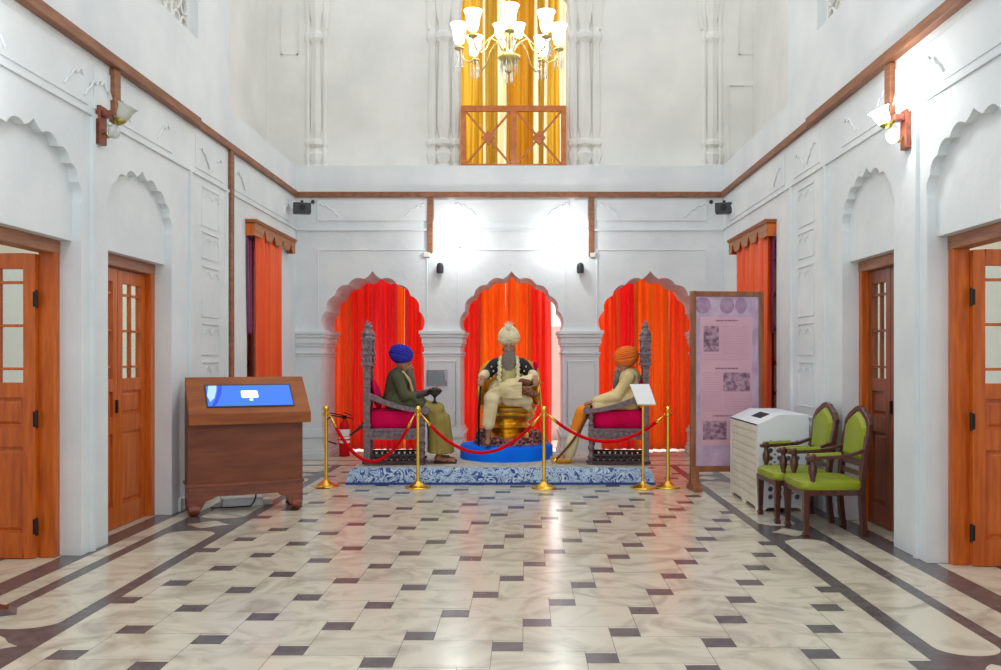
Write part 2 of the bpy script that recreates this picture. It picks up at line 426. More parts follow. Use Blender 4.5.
# ------------------------------------------------------------------ side walls
def side(sg, X0, XR, bays, win, tag_, upper_y0, upper_y1, Yup):
    # lower slab with cusped bays
    o = [(4.2, 0)]
    for (a, c) in bays:
        m = (a+c)/2; o += [(a, 0), (a, 2.84)] + cusp(m, (c-a)/2, 2.84, 3.34, n=9, sag=.22, ogee=.14)[1:-1] + [(c, 2.84), (c, 0)]
    o += [(BY+.2, 0), (BY+.2, LEDGE), (4.2, LEDGE)]
    hole = [(win[0], .5), (win[1], .5), (win[1], 3.12), (win[0], 3.12)]
    w = MB().prism(o, [hole], lambda a, b, d: (d, a, b), X0, XR)
    # recess panel wall behind with door openings
    o2 = [(4.2, 0)]
    for (a, c) in bays: o2 += [(a, 0), (a, 2.53), (c, 2.53), (c, 0)]
    o2 += [(BY+.2, 0), (BY+.2, 4.2), (4.2, 4.2)]
    w.prism(o2, [hole], lambda a, b, d: (d, a, b), XR, XR+sg*.14)
    for (a, c) in bays:
        m_ = (a+c)/2; w.prism([(a-.05, 2.535), (c+.05, 2.535), (c+.05, 3.5), (a-.05, 3.5)], [], lambda a_, b_, d: (d, a_, b_), X0+sg*.075, XR)
    # upper wall: pier and window opening
    a0, a1 = upper_y0, upper_y1
    w.prism([(4.2, LEDGE), (Yup, LEDGE), (Yup, 8.4), (4.2, 8.4)], [[(a0, 5.08), (a1, 5.08), (a1, 6.9), (a0, 6.9)]], lambda a, b, d: (d, a, b), X0, X0+sg*.55)
    wo = struct(w.build('wall_'+tag_, 'plaster'))
    # recessed upper bay
    u = MB().box(*(sorted((X0+sg*.55, X0+sg*.75))), Yup-.2, 14.8, 4.3, 8.4)
    u.box(*(sorted((X0+sg*.003, X0+sg*.6))), Yup, BY+.3, LEDGE-.2, LEDGE)
    uo = u.build('upper_bay', 'plaster_upper', wo)
    # lattice in upper opening
    j = MB(); xj = X0+sg*.10
    j.box(*(sorted((xj, xj+sg*.04))), a0, a1, 5.08, 5.14)
    for k in range(9):
        for q in range(9):
            yc = a0+.1+k*(a1-a0-.2)/8; zc = 5.2+q*.2
            pts = [(xj+sg*.02, yc+.085*math.cos(t), zc+.085*math.sin(t)) for t in [2*PI*i/8 for i in range(9)]]
            j.tube(pts, .014, 5)
    for k in range(5):
        y = a0+.02+k*(a1-a0-.04)/4; j.box(*(sorted((xj, xj+sg*.04))), y-.02, y+.02, 5.08, 6.9)
    j.box(*(sorted((xj+sg*.1, xj+sg*.16))), a0, a1, 5.08, 6.9)
    j.build('lattice_screen', 'plaster_upper', wo)
    # relief
    r = MB()
    def X(d): return sorted((X0+sg*.001, X0-sg*d))
    r.box(*X(.022), 4.3, BY-.02, 3.585, 3.615)
    ends = [4.3]+[v for (a, c) in bays for v in (a-.06, c+.08)]
    piersY = [(bays[0][1], bays[1][0]), (bays[1][1]+.06, bays[1][1]+.5)]
    for (a, c) in ((bays[0][0]-.1, bays[0][1]+.1), (bays[0][1]+.2, bays[1][0]-.05), (bays[1][0]+.0, bays[1][1]+.0), (bays[1][1]+.65, bays[1][1]+1.55), (bays[1][1]+1.95, BY-.4)):
        r.box(*X(.012), a, c, 3.66, 4.02)
        for e, s2 in ((a, 1), (c, -1)):
            pts = [(X0-sg*.02, e+s2*(.1+q*.05), 3.72+.2*(1-(q/6)**2)*(1 if q % 2 else .8)) for q in range(7)]
            r.tube(pts, .009, 6)
    for y in (bays[0][1]+.14, bays[1][1]+.45, bays[1][1]+1.62):
        r.box(*X(.03), y, y+.05, .0, 3.58)
    # stacked tablets
    ya = bays[1][1]+.85; yb = bays[1][1]+1.4
    for (z0, z1) in ((.45,.95),(1.05,1.55),(1.62,1.98),(2.05,2.62),(2.7,3.0),(3.06,3.5)):
        r.box(*X(.006), ya, yb, z0, z0+.012); r.box(*X(.012), ya, yb, z1-.016, z1)
        r.box(*X(.006), ya, ya+.012, z0, z1); r.box(*X(.006), yb-.012, yb, z0, z1)
        pts = [(X0-sg*.008, ya+.06+q*.045*(yb-ya)/.5, z1-.13+.07*abs(math.sin(q*PI/5))) for q in range(11)]
        r.tube(pts, .004, 5)
    r.build('relief', 'plaster', wo, bevel=.004)
    bz = MB().box(*X(.025), 9.3 if sg < 0 else 9.0, BY-.01, 0, .14)
    struct(bz.build('baseboard_'+tag_, 'plaster', bevel=.006))
side(-1, LX, RECL, LB, (11.6,13.15), 'left', 8.0, 9.86, 10.93)
side(1, RX, RECR, RB, (11.15,12.85), 'right', 7.7, 9.6, 10.66)
# side rooms' far walls and veranda behind
struct(B(-6.9, -6.75, 3, 18, 0, 4.2).build('wall_west_room', 'cream_wall'))
struct(B(6.5, 6.65, 3, 18, 0, 4.2).build('wall_east_room', 'cream_wall'))
struct(B(-6.75, 6.5, 17.6, 17.8, 0, 2.2).build('wall_veranda', 'plaster'))
# ------------------------------------------------------------------ upper back wall
UY = 14.45
ux0, ux1 = xx(460, UY), xx(567, UY)
o = [(-4.3, 4.3), (ux0, 4.3), (ux0, 7.2)] + cusp((ux0+ux1)/2, (ux1-ux0)/2, 7.2, 7.95, n=9)[1:-1] + [(ux1, 7.2), (ux1, 4.3), (4.1, 4.3), (4.1, 8.4), (-4.3, 8.4)]
uw = struct(MB().prism(o, [], lambda a, b, d: (a, d, b), UY, UY+.3).build('wall_upper_back', 'plaster_upper'))
def column(b, px, w, Yc):
    x = xx(px, UY)
    R = w
    prof = [(R*1.35, LEDGE), (R*1.35, LEDGE+.05), (R*.75, LEDGE+.09), (R*1.15, LEDGE+.17), (R*1.35, LEDGE+.25), (R*.65, LEDGE+.36), (R*1.3, LEDGE+.40), (R*1.3, LEDGE+.46), (R*.7, LEDGE+.50),
            (R*1.06, LEDGE+.7), (R*1.0, LEDGE+1.2), (R*.78, 6.62), (R*.85, 6.64), (R*1.35, 6.70), (R*1.35, 6.77), (R*.85, 6.82), (R*.8, 6.9), (R*1.3, 7.15), (R*1.5, 7.4)]
    b.lathe(prof, (x, Yc, 0), 24, flute=.07, nf=8)
cb = MB()
for px in (444, 584.5): column(cb, px, .115, UY+.0)
for px in (432.5, 455.5, 573.5, 596): column(cb, px, .07, UY-.0)
for px in (316.5, 712): column(cb, px, .10, UY+.04)
for px in (308, 325, 704, 720): column(cb, px, .04, UY+.0)
# flaring foil ribs above the capitals
for px, sg in ((430,-1),(599,1),(326,1),(702,-1)):
    x = xx(px, UY)
    pts = [(x+sg*(.0+.02*math.sin(q*1.4)+.11*(q/8)**2*3), UY-.02, 6.85+q*.14) for q in range(9)]
    cb.tube(pts, .03, 8)
for (a, c) in ((281,298),(739,756)):
    for z0, z1 in ((6.28+.6, 7.3),):
        x0, x1 = xx(a, UY), xx(c, UY)
        cb.box(x0, x1, UY-.015, UY, 6.45, 6.47); cb.box(x0, x0+.02, UY-.015, UY, 6.45, 7.4); cb.box(x1-.02, x1, UY-.015, UY, 6.45, 7.4)
x0, x1 = xx(728, UY), xx(759, UY); cb.box(x0, x1, UY-.02, UY, 5.95, 5.97); cb.box(x0, x0+.02, UY-.02, UY, 4.6, 5.95)
cb.build('engaged_columns', 'plaster_upper', uw, smooth='auto')
# ------------------------------------------------------------------ wooden rail (conduit) along the walls
rl = MB(); rw = .042
rl.box(LX, LX+.05, 9.75, BY, zR-rw, zR+rw); rl.box(LX, LX+.08, 4.3, 9.75, zR-rw-.004, zR+rw+.004)
struct(rl.build('trim_3', 'rail_wood', bevel=.006))
rl = MB(); rl.box(RX-.05, RX, 9.75, BY, zR-rw, zR+rw); rl.box(RX-.08, RX, 4.3, 9.75, zR-rw-.004, zR+rw+.004)
struct(rl.build('trim_4', 'rail_wood', bevel=.006))
struct(B(LX+.05, RX-.05, BY-.05, BY, zR-rw, zR+rw).build('trim_5', 'rail_wood', bevel=.006))
def strip(n, *a): struct(B(*a).build('trim_%d' % n, 'rail_wood', bevel=.005))
strip(6, P(427.5), P(433), BY-.04, BY, zz(253,BY), zR-rw); strip(7, P(588.5), P(594), BY-.04, BY, zz(257,BY), zR-rw)
strip(8, LX, LX+.05, 7.74, 7.86, 3.62, zR-rw-.015); strip(9, LX, LX+.04, 10.86, 10.98, 1.2, zR-rw)
strip(10, RX-.05, RX, 7.58, 7.70, 3.62, zR-rw-.015)
# ------------------------------------------------------------------ doors
def leaf(par, w, h, matn, hinge_x=0):
    """leaf in local frame: x 0..w, y thickness about 0, z 0..h"""
    L = MB(); s = .095; t = .028
    L.box(0, s, -t, t, 0, h); L.box(w-s, w, -t, t, 0, h)
    zs = [(0,.2),(.88,1.04),(1.27,1.39),(h-.12,h)]
    for a, b in zs: L.box(s, w-s, -t, t, a, b)
    lf = L.build('door_leaf', matn, par, bevel=.004)
    for a, b in ((.2,.88),(1.04,1.27)):
        p = MB().box(s-.005, w-s+.005, -.006, .006, a-.005, b+.005)
        for sg in (-1, 1):
            y0 = sg*.006; y1 = sg*.02; e = .02; f_ = .045
            q0 = [(s+e,y0,a+e),(w-s-e,y0,a+e),(w-s-e,y0,b-e),(s+e,y0,b-e)]; q1 = [(s+f_,y1,a+f_),(w-s-f_,y1,a+f_),(w-s-f_,y1,b-f_),(s+f_,y1,b-f_)]
            p.hexa(q0, q1)
        p.build('panel', matn, lf)
    g = MB().box(s-.004, w-s+.004, -.003, .003, 1.385, h-.115); g.build('glass_pane', 'pane', lf)
    mu = MB(); x0, x1 = s, w-s; gz0, gz1 = 1.39, h-.12; gh = gz1-gz0
    for q in (.12, .5, .88): mu.box(x0, x1, -.018, .018, gz0+gh*q-.011, gz0+gh*q+.011)
    for q in (.5,): mu.box(x0+(x1-x0)*q-.011, x0+(x1-x0)*q+.011, -.018, .018, gz0, gz1)
    mu.build('muntins', matn, lf)
    return lf
def door(n, sg, XR, bay, opened, dark):
    a, c = bay; r = sroot('door_%d' % n, (XR, (a+c)/2, 0)); hw_ = (c-a)/2
    wood = 'door_wood'
    fr = MB(); d0, d1 = (-.02, .11) if sg > 0 else (-.11, .02)
    fr.box(d0, d1, hw_-.085, hw_, 0, 2.53); fr.box(d0, d1, -hw_, -hw_+.085, 0, 2.53)
    fr.build('door_frame', wood, r, bevel=.006)
    hd = MB().box(d0-.005 if sg > 0 else d0, d1 if sg > 0 else d1+.005, -hw_, hw_, 2.43, 2.535); hd.build('lintel', 'lintel_wood' , r, bevel=.006)
    lw = hw_-.115; zt = 2.42
    if opened:
        for k, y in ((1, hw_-.105), (0, -hw_+.105)):
            lf = leaf(r, lw, zt-.01, wood)
            lf.location = (sg*.108, y, .008); lf.rotation_euler = (0, 0, 0 if sg > 0 else PI)
            for z in (.25, 1.1, 2.05):
                hb = MB().box(-.014, .018, -.03, -.022, z-.06, z+.06) if (sg > 0) else MB().box(-.014, .018, .022, .03, z-.06, z+.06)
                hb.tube([(-.012, -.026 if sg > 0 else .026, z-.07), (-.012, -.026 if sg > 0 else .026, z+.07)], .011, 8); hb.build('hinge', 'hinge', lf)
    else:
        for k in (0, 1):
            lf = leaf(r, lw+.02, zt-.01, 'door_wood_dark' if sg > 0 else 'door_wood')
            lf.location = (sg*.07, -hw_+.09 if k == 0 else hw_-.09, .008)
            lf.rotation_euler = (0, 0, PI/2 if k == 0 else -PI/2)
        h_ = MB().box(*sorted((sg*.045, sg*.02)), -.05, -.03, 1.08, 1.2); h_.build('latch', 'hinge', r)
    return r
door(1, -1, RECL, LB[0], True, 0); door(2, -1, RECL, LB[1], False, 0)
door(3, 1, RECR, RB[1], False, 1); door(4, 1, RECR, RB[0], True, 0)
# ------------------------------------------------------------------ windows with pelmets and curtains
def curtain_mesh(w, h, folds, amp, seed=0, gather=None, ny=26, ripple=0):
    r = random.Random(seed); b = MB(); nx = int(folds*10)
    ph = [r.uniform(0, 6.28) for _ in range(4)]
    vs = []
    for j in range(ny+1):
        v = j/ny; z = h*(1-v)
        g = 1
        if gather: g = gather(v)
        for i in range(nx+1):
            u = i/nx
            x = (u-.5)*w*g + .012*math.sin(3*v+ph[0]+u*9)
            y = amp*(.7+.3*v)*(math.sin(2*PI*folds*u+.5*math.sin(2.1*v+ph[1])+ph[0]) + .45*math.sin(2*PI*folds*.43*u+ph[2]+v) + .25*math.sin(2*PI*folds*1.9*u+ph[3]))
            vs.append((x, y, z+ripple*math.sin(2*PI*folds*u)))
    fs = [(j*(nx+1)+i, j*(nx+1)+i+1, (j+1)*(nx+1)+i+1, (j+1)*(nx+1)+i) for j in range(ny) for i in range(nx)]
    b.add(vs, fs); return b
def window(n, sg, X0, XR, w):
    a, c = w; r = sroot('window_%d' % n, (XR, (a+c)/2, 0)); h = (c-a)/2
    fr = MB(); d = sorted((-sg*.05, sg*.12))
    fr.box(*d, -h, -h+.09, .5, 3.12); fr.box(*d, h-.09, h, .5, 3.12); fr.box(*d, -h, h, 3.02, 3.12); fr.box(*d, -h, h, .5, .6); fr.box(*d, -.04, .04, .6, 3.02)
    fr.build('window_frame', 'door_wood_dark', r, bevel=.005)
    mu = MB(); d = sorted((-sg*.0, sg*.04))
    for y0, y1 in ((-h+.09, -.04), (.04, h-.09)):
        mu.box(*d, y0, y0+.07, .6, 3.02); mu.box(*d, y1-.07, y1, .6, 3.02)
        for z in (.6, 1.1, 1.5, 1.95, 2.4, 2.85): mu.box(*d, y0, y1, z, z+.05)
    mu.build('sash', 'door_wood_dark', r)
    MB().box(*sorted((sg*.015, sg*.021)), -h+.09, h-.09, .6, 3.02).build('glass_pane', 'pane', r)
window(1, -1, LX, RECL, (11.6,13.15)); window(2, 1, RX, RECR, (11.15,12.85))
def pelmet(sg, X0, ya, yb, z, label, cur_label, cy0, cy1):
    t = thing('curtain_pelmet', label, 'pelmet', (X0, (ya+yb)/2, z)); h = (yb-ya)/2
    g = lambda d0, d1: sorted((-sg*d0, -sg*d1))
    m = MB().box(*g(0,.125), -h, h, -.02, .0); m.box(*g(0,.14), -h-.01, h+.01, 0, .02); m.box(*g(0,.15), -h-.02, h+.02, .02, .04)
    m.build('cornice', 'pelmet_wood', t, bevel=.004)
    # scalloped valance board
    pts = [(-h, 0), (h, 0), (h, -.17), (h-.12, -.17)]
    n = 4; W_ = 2*(h-.12)/n
    for k in range(n):
        x1 = h-.12-k*W_; xm = x1-W_/2
        pts += [(x1-.03, -.17), (x1-.08, -.08), (x1-.12, -.05), (x1-.17, -.12), (xm, -.16), (xm-.0, -.17)] if k < n-1 else [(x1-.03, -.17), (x1-.08, -.08), (x1-.12, -.05), (x1-.17, -.12), (x1-.25, -.17)]
    pts += [(-h, -.17)]
    vb = MB().prism([(a, b) for a, b in pts][::-1], [], lambda a, b, d: (d, a, b), -sg*.105, -sg*.12); vb.build('valance_board', 'pelmet_wood', t)
    MB().box(*g(0,.105), -h, -h+.02, -.17, 0).build('end_board', 'door_wood', t); MB().box(*g(0,.105), h-.02, h, -.17, 0).build('end_board', 'door_wood', t)
    MB().tube([(-sg*.06, -h+.03, -.06), (-sg*.06, h-.03, -.06)], .012, 8).build('curtain_rod', 'brass', t)
    c = curtain_mesh(cy1-cy0, z-.35, 7.5, .034, seed=3+int(sg), gather=lambda v: 1-.12*v)
    o = c.build('curtain', 'side_curtain', None, smooth=True, solid=.004, loc=(X0-sg*.06, (cy0+cy1)/2+.0, .27), rotz=PI/2 if sg > 0 else -PI/2, fixn=False)
    tag(o, cur_label, 'curtain')
    return t
pelmet(-1, LX, 11.54, 13.6, 3.33, 'carved brown pelmet box high on left wall over the orange curtain', 'bright orange curtain hanging under the left wall pelmet beside the touchscreen kiosk', 11.68, 12.98)
pelmet(1, RX, 11.15, 13.2, 3.27, 'carved brown pelmet box high on right wall above the display banner', 'bright orange curtain under the right wall pelmet partly behind the display banner', 11.18, 12.97)
for sg, X0, y, lab in ((-1, LX, 11.66, 'plum coloured cloth edge gathered beside the left wall orange curtain'), (1, RX, 11.26, 'plum coloured cloth edge gathered beside the right wall orange curtain')):
    c = curtain_mesh(.24, 1.25, 2, .015, seed=9, gather=lambda v: 1-.45*v)
    tag(c.build('curtain_lining', 'plum_cloth', None, smooth=True, solid=.004, loc=(X0-sg*.025, y, 1.9), rotz=PI/2, fixn=False), lab, 'curtain')
# arcade curtains
CY = 15.32
def arcade(px0, px1, mt, label, grp, seed, y=CY, folds=None, z0=.03):
    x0, x1 = xx(px0, y), xx(px1, y)
    folds = folds or max(2, (x1-x0)/.13)
    c = curtain_mesh(x1-x0, 3.15-z0, folds, .055, seed=seed)
    o = c.build('curtain', mt, None, smooth=True, solid=.004, loc=((x0+x1)/2, y, z0), fixn=False)
    tag(o, label, 'curtain', grp)
g1 = 'red and orange curtains behind the three arches'
arcade(327, 352, 'mid_curtain', 'red-orange curtain panel at far left edge of the left arch', g1, 1)
arcade(350, 371, 'red_curtain', 'red curtain panel behind the left throne back in the left arch', g1, 2, CY+.05)
arcade(369, 398, 'pink_curtain', 'pinkish red curtain panel in the middle of the left arch, behind the blue turban', g1, 3)
arcade(396, 407, 'orange_curtain', 'narrow orange curtain panel in the right half of the left arch', g1, 4, CY+.05)
arcade(406, 429, 'red_curtain', 'red curtain panel at the right edge of the left arch beside the pier', g1, 5, CY+.0)
arcade(455, 481, 'red_curtain', 'red curtain panel at the left edge of the central arch', g1, 6)
arcade(479, 506, 'orange_curtain', 'orange curtain panel left of centre in the middle arch behind cream turban', g1, 7, CY+.05)
arcade(505, 531, 'orange_curtain', 'deep orange curtain panel right of centre in the middle arch', g1, 8)
arcade(529, 551, 'red_curtain', 'red curtain panel at the right edge of the central arch beside the white gap', g1, 9, CY+.05)
arcade(594, 620, 'mid_curtain', 'red-orange curtain panel at the left edge of the right arch behind orange turban', g1, 10)
arcade(618, 636, 'pink_curtain', 'pinkish red curtain panel left of centre in the right arch', g1, 11, CY+.05)
arcade(634, 668, 'orange_curtain', 'wide orange curtain panel in the middle of the right arch', g1, 12)
arcade(666, 704, 'mid_curtain', 'red-orange curtain panel at the right edge of right arch beside the banner', g1, 13, CY+.05)
# upper golden curtains
g2 = 'golden curtains in the upper balcony opening'
def upc(px0, px1, mt, label, seed, y):
    x0, x1 = xx(px0, y), xx(px1, y)
    c = curtain_mesh(x1-x0, 3.3, max(2, (x1-x0)/.12), .03, seed=seed)
    tag(c.build('curtain', mt, None, smooth=True, solid=.004, loc=((x0+x1)/2, y, 4.64), fixn=False), label, 'curtain', g2)
upc(458, 483, 'gold_curtain', 'golden curtain at the left edge of the balcony opening', 21, 14.86)
upc(482, 507, 'sheer', 'pale sheer curtain left of centre in the balcony opening', 22, 14.92)
upc(486, 497, 'gold_curtain', 'narrow golden curtain hanging over the pale sheer in the balcony opening', 29, 14.84)
upc(506, 534, 'gold_deep', 'deep amber curtain in the middle of the balcony opening', 23, 14.86)
upc(533, 549, 'sheer', 'pale sheer curtain right of centre in the balcony opening', 24, 14.92)
upc(538, 544, 'gold_curtain', 'thin golden curtain strip right of centre in the balcony opening', 26, 14.84)
upc(548, 559, 'gold_curtain', 'golden curtain near the right edge of the balcony opening', 25, 14.86)
upc(559, 568, 'sheer', 'pale sheer curtain at the right edge of the balcony opening', 27, 14.9)
# balcony railing
bx0, bx1 = xx(461, 14.3), xx(566, 14.3); bz0 = LEDGE+.005; bz1 = zz(106, 14.3)
t = thing('balcony_railing', 'orange wooden balcony railing with two crossed panels under golden curtains', 'railing', ((bx0+bx1)/2, 14.3, bz0))
hwb = (bx1-bx0)/2; hb = bz1-bz0
m = MB().box(-hwb, hwb, -.035, .035, hb-.09, hb).box(-hwb, hwb, -.035, .035, 0, .06).box(-hwb, -hwb+.08, -.035, .035, .06, hb-.09).box(hwb-.08, hwb, -.035, .035, .06, hb-.09).box(-.05, .05, -.035, .035, .06, hb-.09)
m.build('railing_frame', 'rail_orange', t, bevel=.004)
for s in (-1, 1):
    a, c = sorted((s*.05, s*(hwb-.08)))
    x = MB().bar((a,0,.06), (c,0,hb-.09), .03, .04, up=(0,1,0)).bar((a,0.004,hb-.09), (c,0.004,.06), .03, .04, up=(0,1,0))
    x.build('cross_brace', 'rail_orange', t)
    mx, mz = (a+c)/2, (hb-.03)/2
    MB().prism([(mx-.11,mz),(mx,mz-.11),(mx+.11,mz),(mx,mz+.11)], [], lambda a, b, d: (a, d, b), -.035, .035).build('diamond_block', 'rail_orange', t)
# ------------------------------------------------------------------ lamps
def bell(b, c, r, h, tilt=None, n=20, mi=None):
    prof = [(r*.32, 0), (r*.52, h*.08), (r*.66, h*.3), (r*.74, h*.6), (r*.86, h*.85), (r*1.05, h), (r*1.0, h), (r*.8, h*.85), (r*.66, h*.6), (r*.5, h*.3), (r*.2, h*.1)]
    bb = MB().lathe(prof, (0,0,0), n)
    R = tilt or Matrix.Identity(3); c = Vector(c)
    b.add([R @ Vector(v)+c for v in bb.v], bb.f, mi)
chx, chy, chz = xx(509, 9.6), 9.6, 4.50
t = thing('chandelier', 'lit brass chandelier with white bell glass shades and crystal drops below the ceiling', 'chandelier', (chx, chy, chz))
m = MB().lathe([(.012,.0),(.05,.03),(.03,.07),(.07,.12),(.115,.16),(.12,.19),(.05,.22),(.03,.3),(.05,.36),(.07,.42),(.04,.5),(.02,.6),(.018,.9),(.035,.95),(.018,1.0),(.012,1.1)], (0,0,.12), 20)
m.tube([(0,0,1.15),(0,0,3.5)], .008, 8); m.build('stem', 'pale_brass', t, smooth=True)
for k in range(8):
    a = 2*PI*(k+.04)/8-PI/2; R_ = .53 if k % 1 == 0 else .5
    ca, sa = math.cos(a), math.sin(a)
    def q(r, z): return (ca*r, sa*r, z)
    ar = MB().tube([q(.05,.34), q(.12,.46), q(.2,.5), q(.28,.42), q(.34,.30), q(.42,.24), q(.50,.28), q(R_,.38)], [.008]*8, 8)
    ar.lathe([(.012,0),(.05,.02),(.055,.03),(.02,.04),(.026,.07)], q(R_,.36), 14)
    arm = ar.build('arm', 'pale_brass', t, smooth=True)
    sd = MB(); bell(sd, q(R_,.43), .092, .215); sd.build('glass_shade', 'shade_on', arm, smooth=True)
    dr = MB()
    for i in range(7):
        aa = 2*PI*i/7; px_, py_ = ca*R_+.045*math.cos(aa), sa*R_+.045*math.sin(aa)
        dr.tube([(px_,py_,.375),(px_,py_,.30),(px_,py_,.28),(px_,py_,.20),(px_,py_,.18)], [.002,.004,.008,.007,.001], 6)
    dr.build('crystal_drops', 'crystal', arm)
ct = MB()
for i in range(10):
    aa = 2*PI*i/10; ct.tube([(.08*math.cos(aa),.08*math.sin(aa),.28),(.085*math.cos(aa),.085*math.sin(aa),.2),(.085*math.cos(aa),.085*math.sin(aa),.1)], [.003,.01,.002], 6)
ct.build('crystal_drops', 'crystal', t)
for k in range(3):
    a = 2*PI*k/3+.5; s_ = MB(); bell(s_, (.12*math.cos(a), .12*math.sin(a), .52), .07, .15); s_.build('upper_shade', 'shade_on', t, smooth=True)
struct(B(-4.3, 4.1, 9.45, 9.75, 8.1, 8.4).build('ceiling_beam', 'plaster_upper'))
def lamp(loc, e, col=(1,.96,.9), r=.08):
    l = bpy.data.lights.new('lamp', 'POINT'); l.energy = e; l.color = col; l.shadow_soft_size = r
    o_ = bpy.data.objects.new('lamp_light', l); C.objects.link(o_); o_.location = loc; return o_
def sconce(label, loc, rotz, lit, shm):
    """wall lamp; local -Y points into the room"""
    t = thing('wall_sconce', label, 'wall lamp', loc, rotz)
    m = MB().box(-.06, .06, -.045, 0, -.16, .16); m.build('back_plate', 'kiosk_trim', t, bevel=.008)
    MB().box(-.045, .045, -.13, -.045, .07, .12, ).build('arm_block', 'kiosk_trim', t, bevel=.006)
    b_ = MB().tube([(0,-.05,-.06),(0,-.08,-.10),(0,-.12,-.08),(0,-.15,0),(0,-.13,.08)], .010, 8)
    b_.lathe([(.01,-.02),(.04,0),(.045,.02),(.02,.04)], (0,-.19,.03), 12); b_.tube([(0,-.12,.06),(0,-.19,.05)], .012, 8)
    b_.build('bracket', 'olive_brass', t, smooth=True)
    R1 = Matrix.Rotation(.45, 3, 'X')
    s1 = MB(); bell(s1, (0,-.19,.05), .085, .13, R1); s1.build('glass_shade', shm, t, smooth=True)
    s2 = MB().ell((0,-.13,-.05), (.05,.05,.06)); s2.build('glass_globe', 'crystal' if not lit else shm, t, smooth=True)
    return t
sconce('unlit wall sconce with frosted bell shade and wooden back on the left wall', (LX, 7.55, 3.54), PI/2, False, 'shade_off')
sconce('lit wall sconce with wooden back plate high on the right wall', (RX, 7.33, 3.45), -PI/2, True, 'shade_cool')
def wall_light(px, label):
    t = thing('wall_light', label, 'wall lamp', (P(px), BY, zz(243,BY)))
    MB().lathe([(.06,0),(.06,-.02),(.04,-.035)], (0,0,-.02), 20, axis='y').build('back_plate', 'white_paint', t, smooth='auto')
    MB().tube([(0,-.03,-.02),(0,-.10,-.04),(0,-.14,0)], .012, 8).build('bracket', 'white_paint', t, smooth=True)
    m = MB(); bell(m, (0,-.14,0), .07, .13); m.build('glass_shade', 'shade_cool', t, smooth=True)
wall_light(459, 'bright white wall light on back wall between left and central arches')
wall_light(560, 'bright white wall light on back wall between central and right arches')
sconce('lit wall sconce on left wall nearest the camera beyond the near door', (LX, 5.45, 3.60), PI/2, True, 'shade_cool')
# small junction boxes under the strips
for px, lab in ((427, 'small white junction box below left wooden strip on back wall'), (592.5, 'small white junction box below right wooden strip on back wall')):
    z = zz(255,BY); t = thing('junction_box', lab, 'box', (P(px), BY, z-.04))
    MB().box(-.05, .05, -.04, 0, 0, .08).build('casing', 'white_paint', t, bevel=.006); MB().box(-.04, .04, -.046, -.04, .01, .07).build('cover', 'cream_paint', t)
for px, lab in ((440.5, 'small black spotlight fixed on back wall between left and central arches'), (580, 'small black spotlight fixed on back wall between central and right arches')):
    t = thing('spotlight', lab, 'spotlight', (P(px), BY, zz(274,BY)))
    MB().box(-.025, .025, -.04, 0, .02, .1).build('bracket', 'black_metal', t)
    MB().lathe([(.03,0),(.055,.01),(.058,.1),(.045,.15),(.02,.17)], (0,-.08,0), 16).build('lamp_housing', 'black_plastic', t, smooth='auto')
    MB().lathe([(.03,.0),(.03,.004)], (0,-.08,-.003), 12).build('lens', 'white_paint', t)
for sg, px, lab in ((-1, 298, 'small black speaker box mounted high in the back left corner'), (1, 725.5, 'small black speaker box mounted high in the back right corner')):
    t = thing('wall_speaker', lab, 'speaker', (xx(px,13.6)+(.06 if sg<0 else -.02), 13.6, zz(208.5,13.6)), sg*-.3)
    MB().box(-.13, .13, -.09, .09, -.08, .08).build('cabinet', 'black_plastic', t, bevel=.012)
    MB().box(-.02, .02, -.03, .03, .08, .12).box(-.02, .02, .09, .4, -.02, .02).build('mount', 'black_metal', t)
    MB().lathe([(.05,0),(.05,.006),(.03,.004)], (0,-.096,0), 16, axis='y').build('grille', 'black_metal', t)
    px2 = 313 if sg < 0 else 711
    t = thing('wall_sensor', 'tiny round black sensor on back wall beside the %s corner speaker' % ('left' if sg < 0 else 'right'), 'sensor', (P(px2), BY, zz(202,BY)))
    MB().lathe([(.03,0),(.03,-.02),(.02,-.035)], (0,0,0), 14, axis='y').build('dome', 'black_plastic', t, smooth='auto')
t = thing('wall_plate', 'clear rectangular plate on left pier of the back wall behind the black bowl', 'plate', (P(437), BY-.012, zz(378,BY)))
MB().box(-.16, .16, -.006, 0, -.125, .125).build('clear_sheet', 'acrylic', t)
MB().box(-.165, .165, -.012, -.006, .12, .128).box(-.165, .165, -.012, -.006, -.128, -.12).box(-.165, -.157, -.012, -.006, -.12, .12).box(.157, .165, -.012, -.006, -.12, .12).build('thin_frame', 'poster_ink_pale', t)
# ------------------------------------------------------------------ platform and podium
PZ = .21; py0 = 11.28; py1 = 13.3
px0, px1 = -2.2, 1.64
t = thing('stage_platform', 'low carpeted platform with blue and white patterned skirt under the thrones', 'platform', ((px0+px1)/2, (py0+py1)/2, 0))
hx = (px1-px0)/2; hy = (py1-py0)/2
sk = MB(); 
def ring(e, z, wob=0):
    pts = []
    n = 24
    for i in range(n): pts.append((-hx-e+(2*hx+2*e)*i/n, -hy-e*1-wob*math.sin(i*2.1), z))
    for i in range(6): pts.append((hx+e, -hy-e+(2*hy+2*e)*i/6, z))
    for i in range(n): pts.append((hx+e-(2*hx+2*e)*i/n, hy+e, z))
    for i in range(6): pts.append((-hx-e, hy+e-(2*hy+2*e)*i/6, z))
    return pts
sk.loft([ring(.015,.03,.006), ring(.0,.1,.004), ring(-.03,.18,.002), ring(-.06,PZ-.006)]); sk.build('skirt_cloth', 'carpet_blue', t, smooth='auto')
hm = MB().loft([ring(.02,0,.006), ring(.018,.03,.006)]); hm.build('hem', 'carpet_hem', t)
MB().box(-hx+.065, hx-.065, -hy+.065, hy-.065, PZ-.012, PZ).build('top_carpet', 'carpet_top', t)
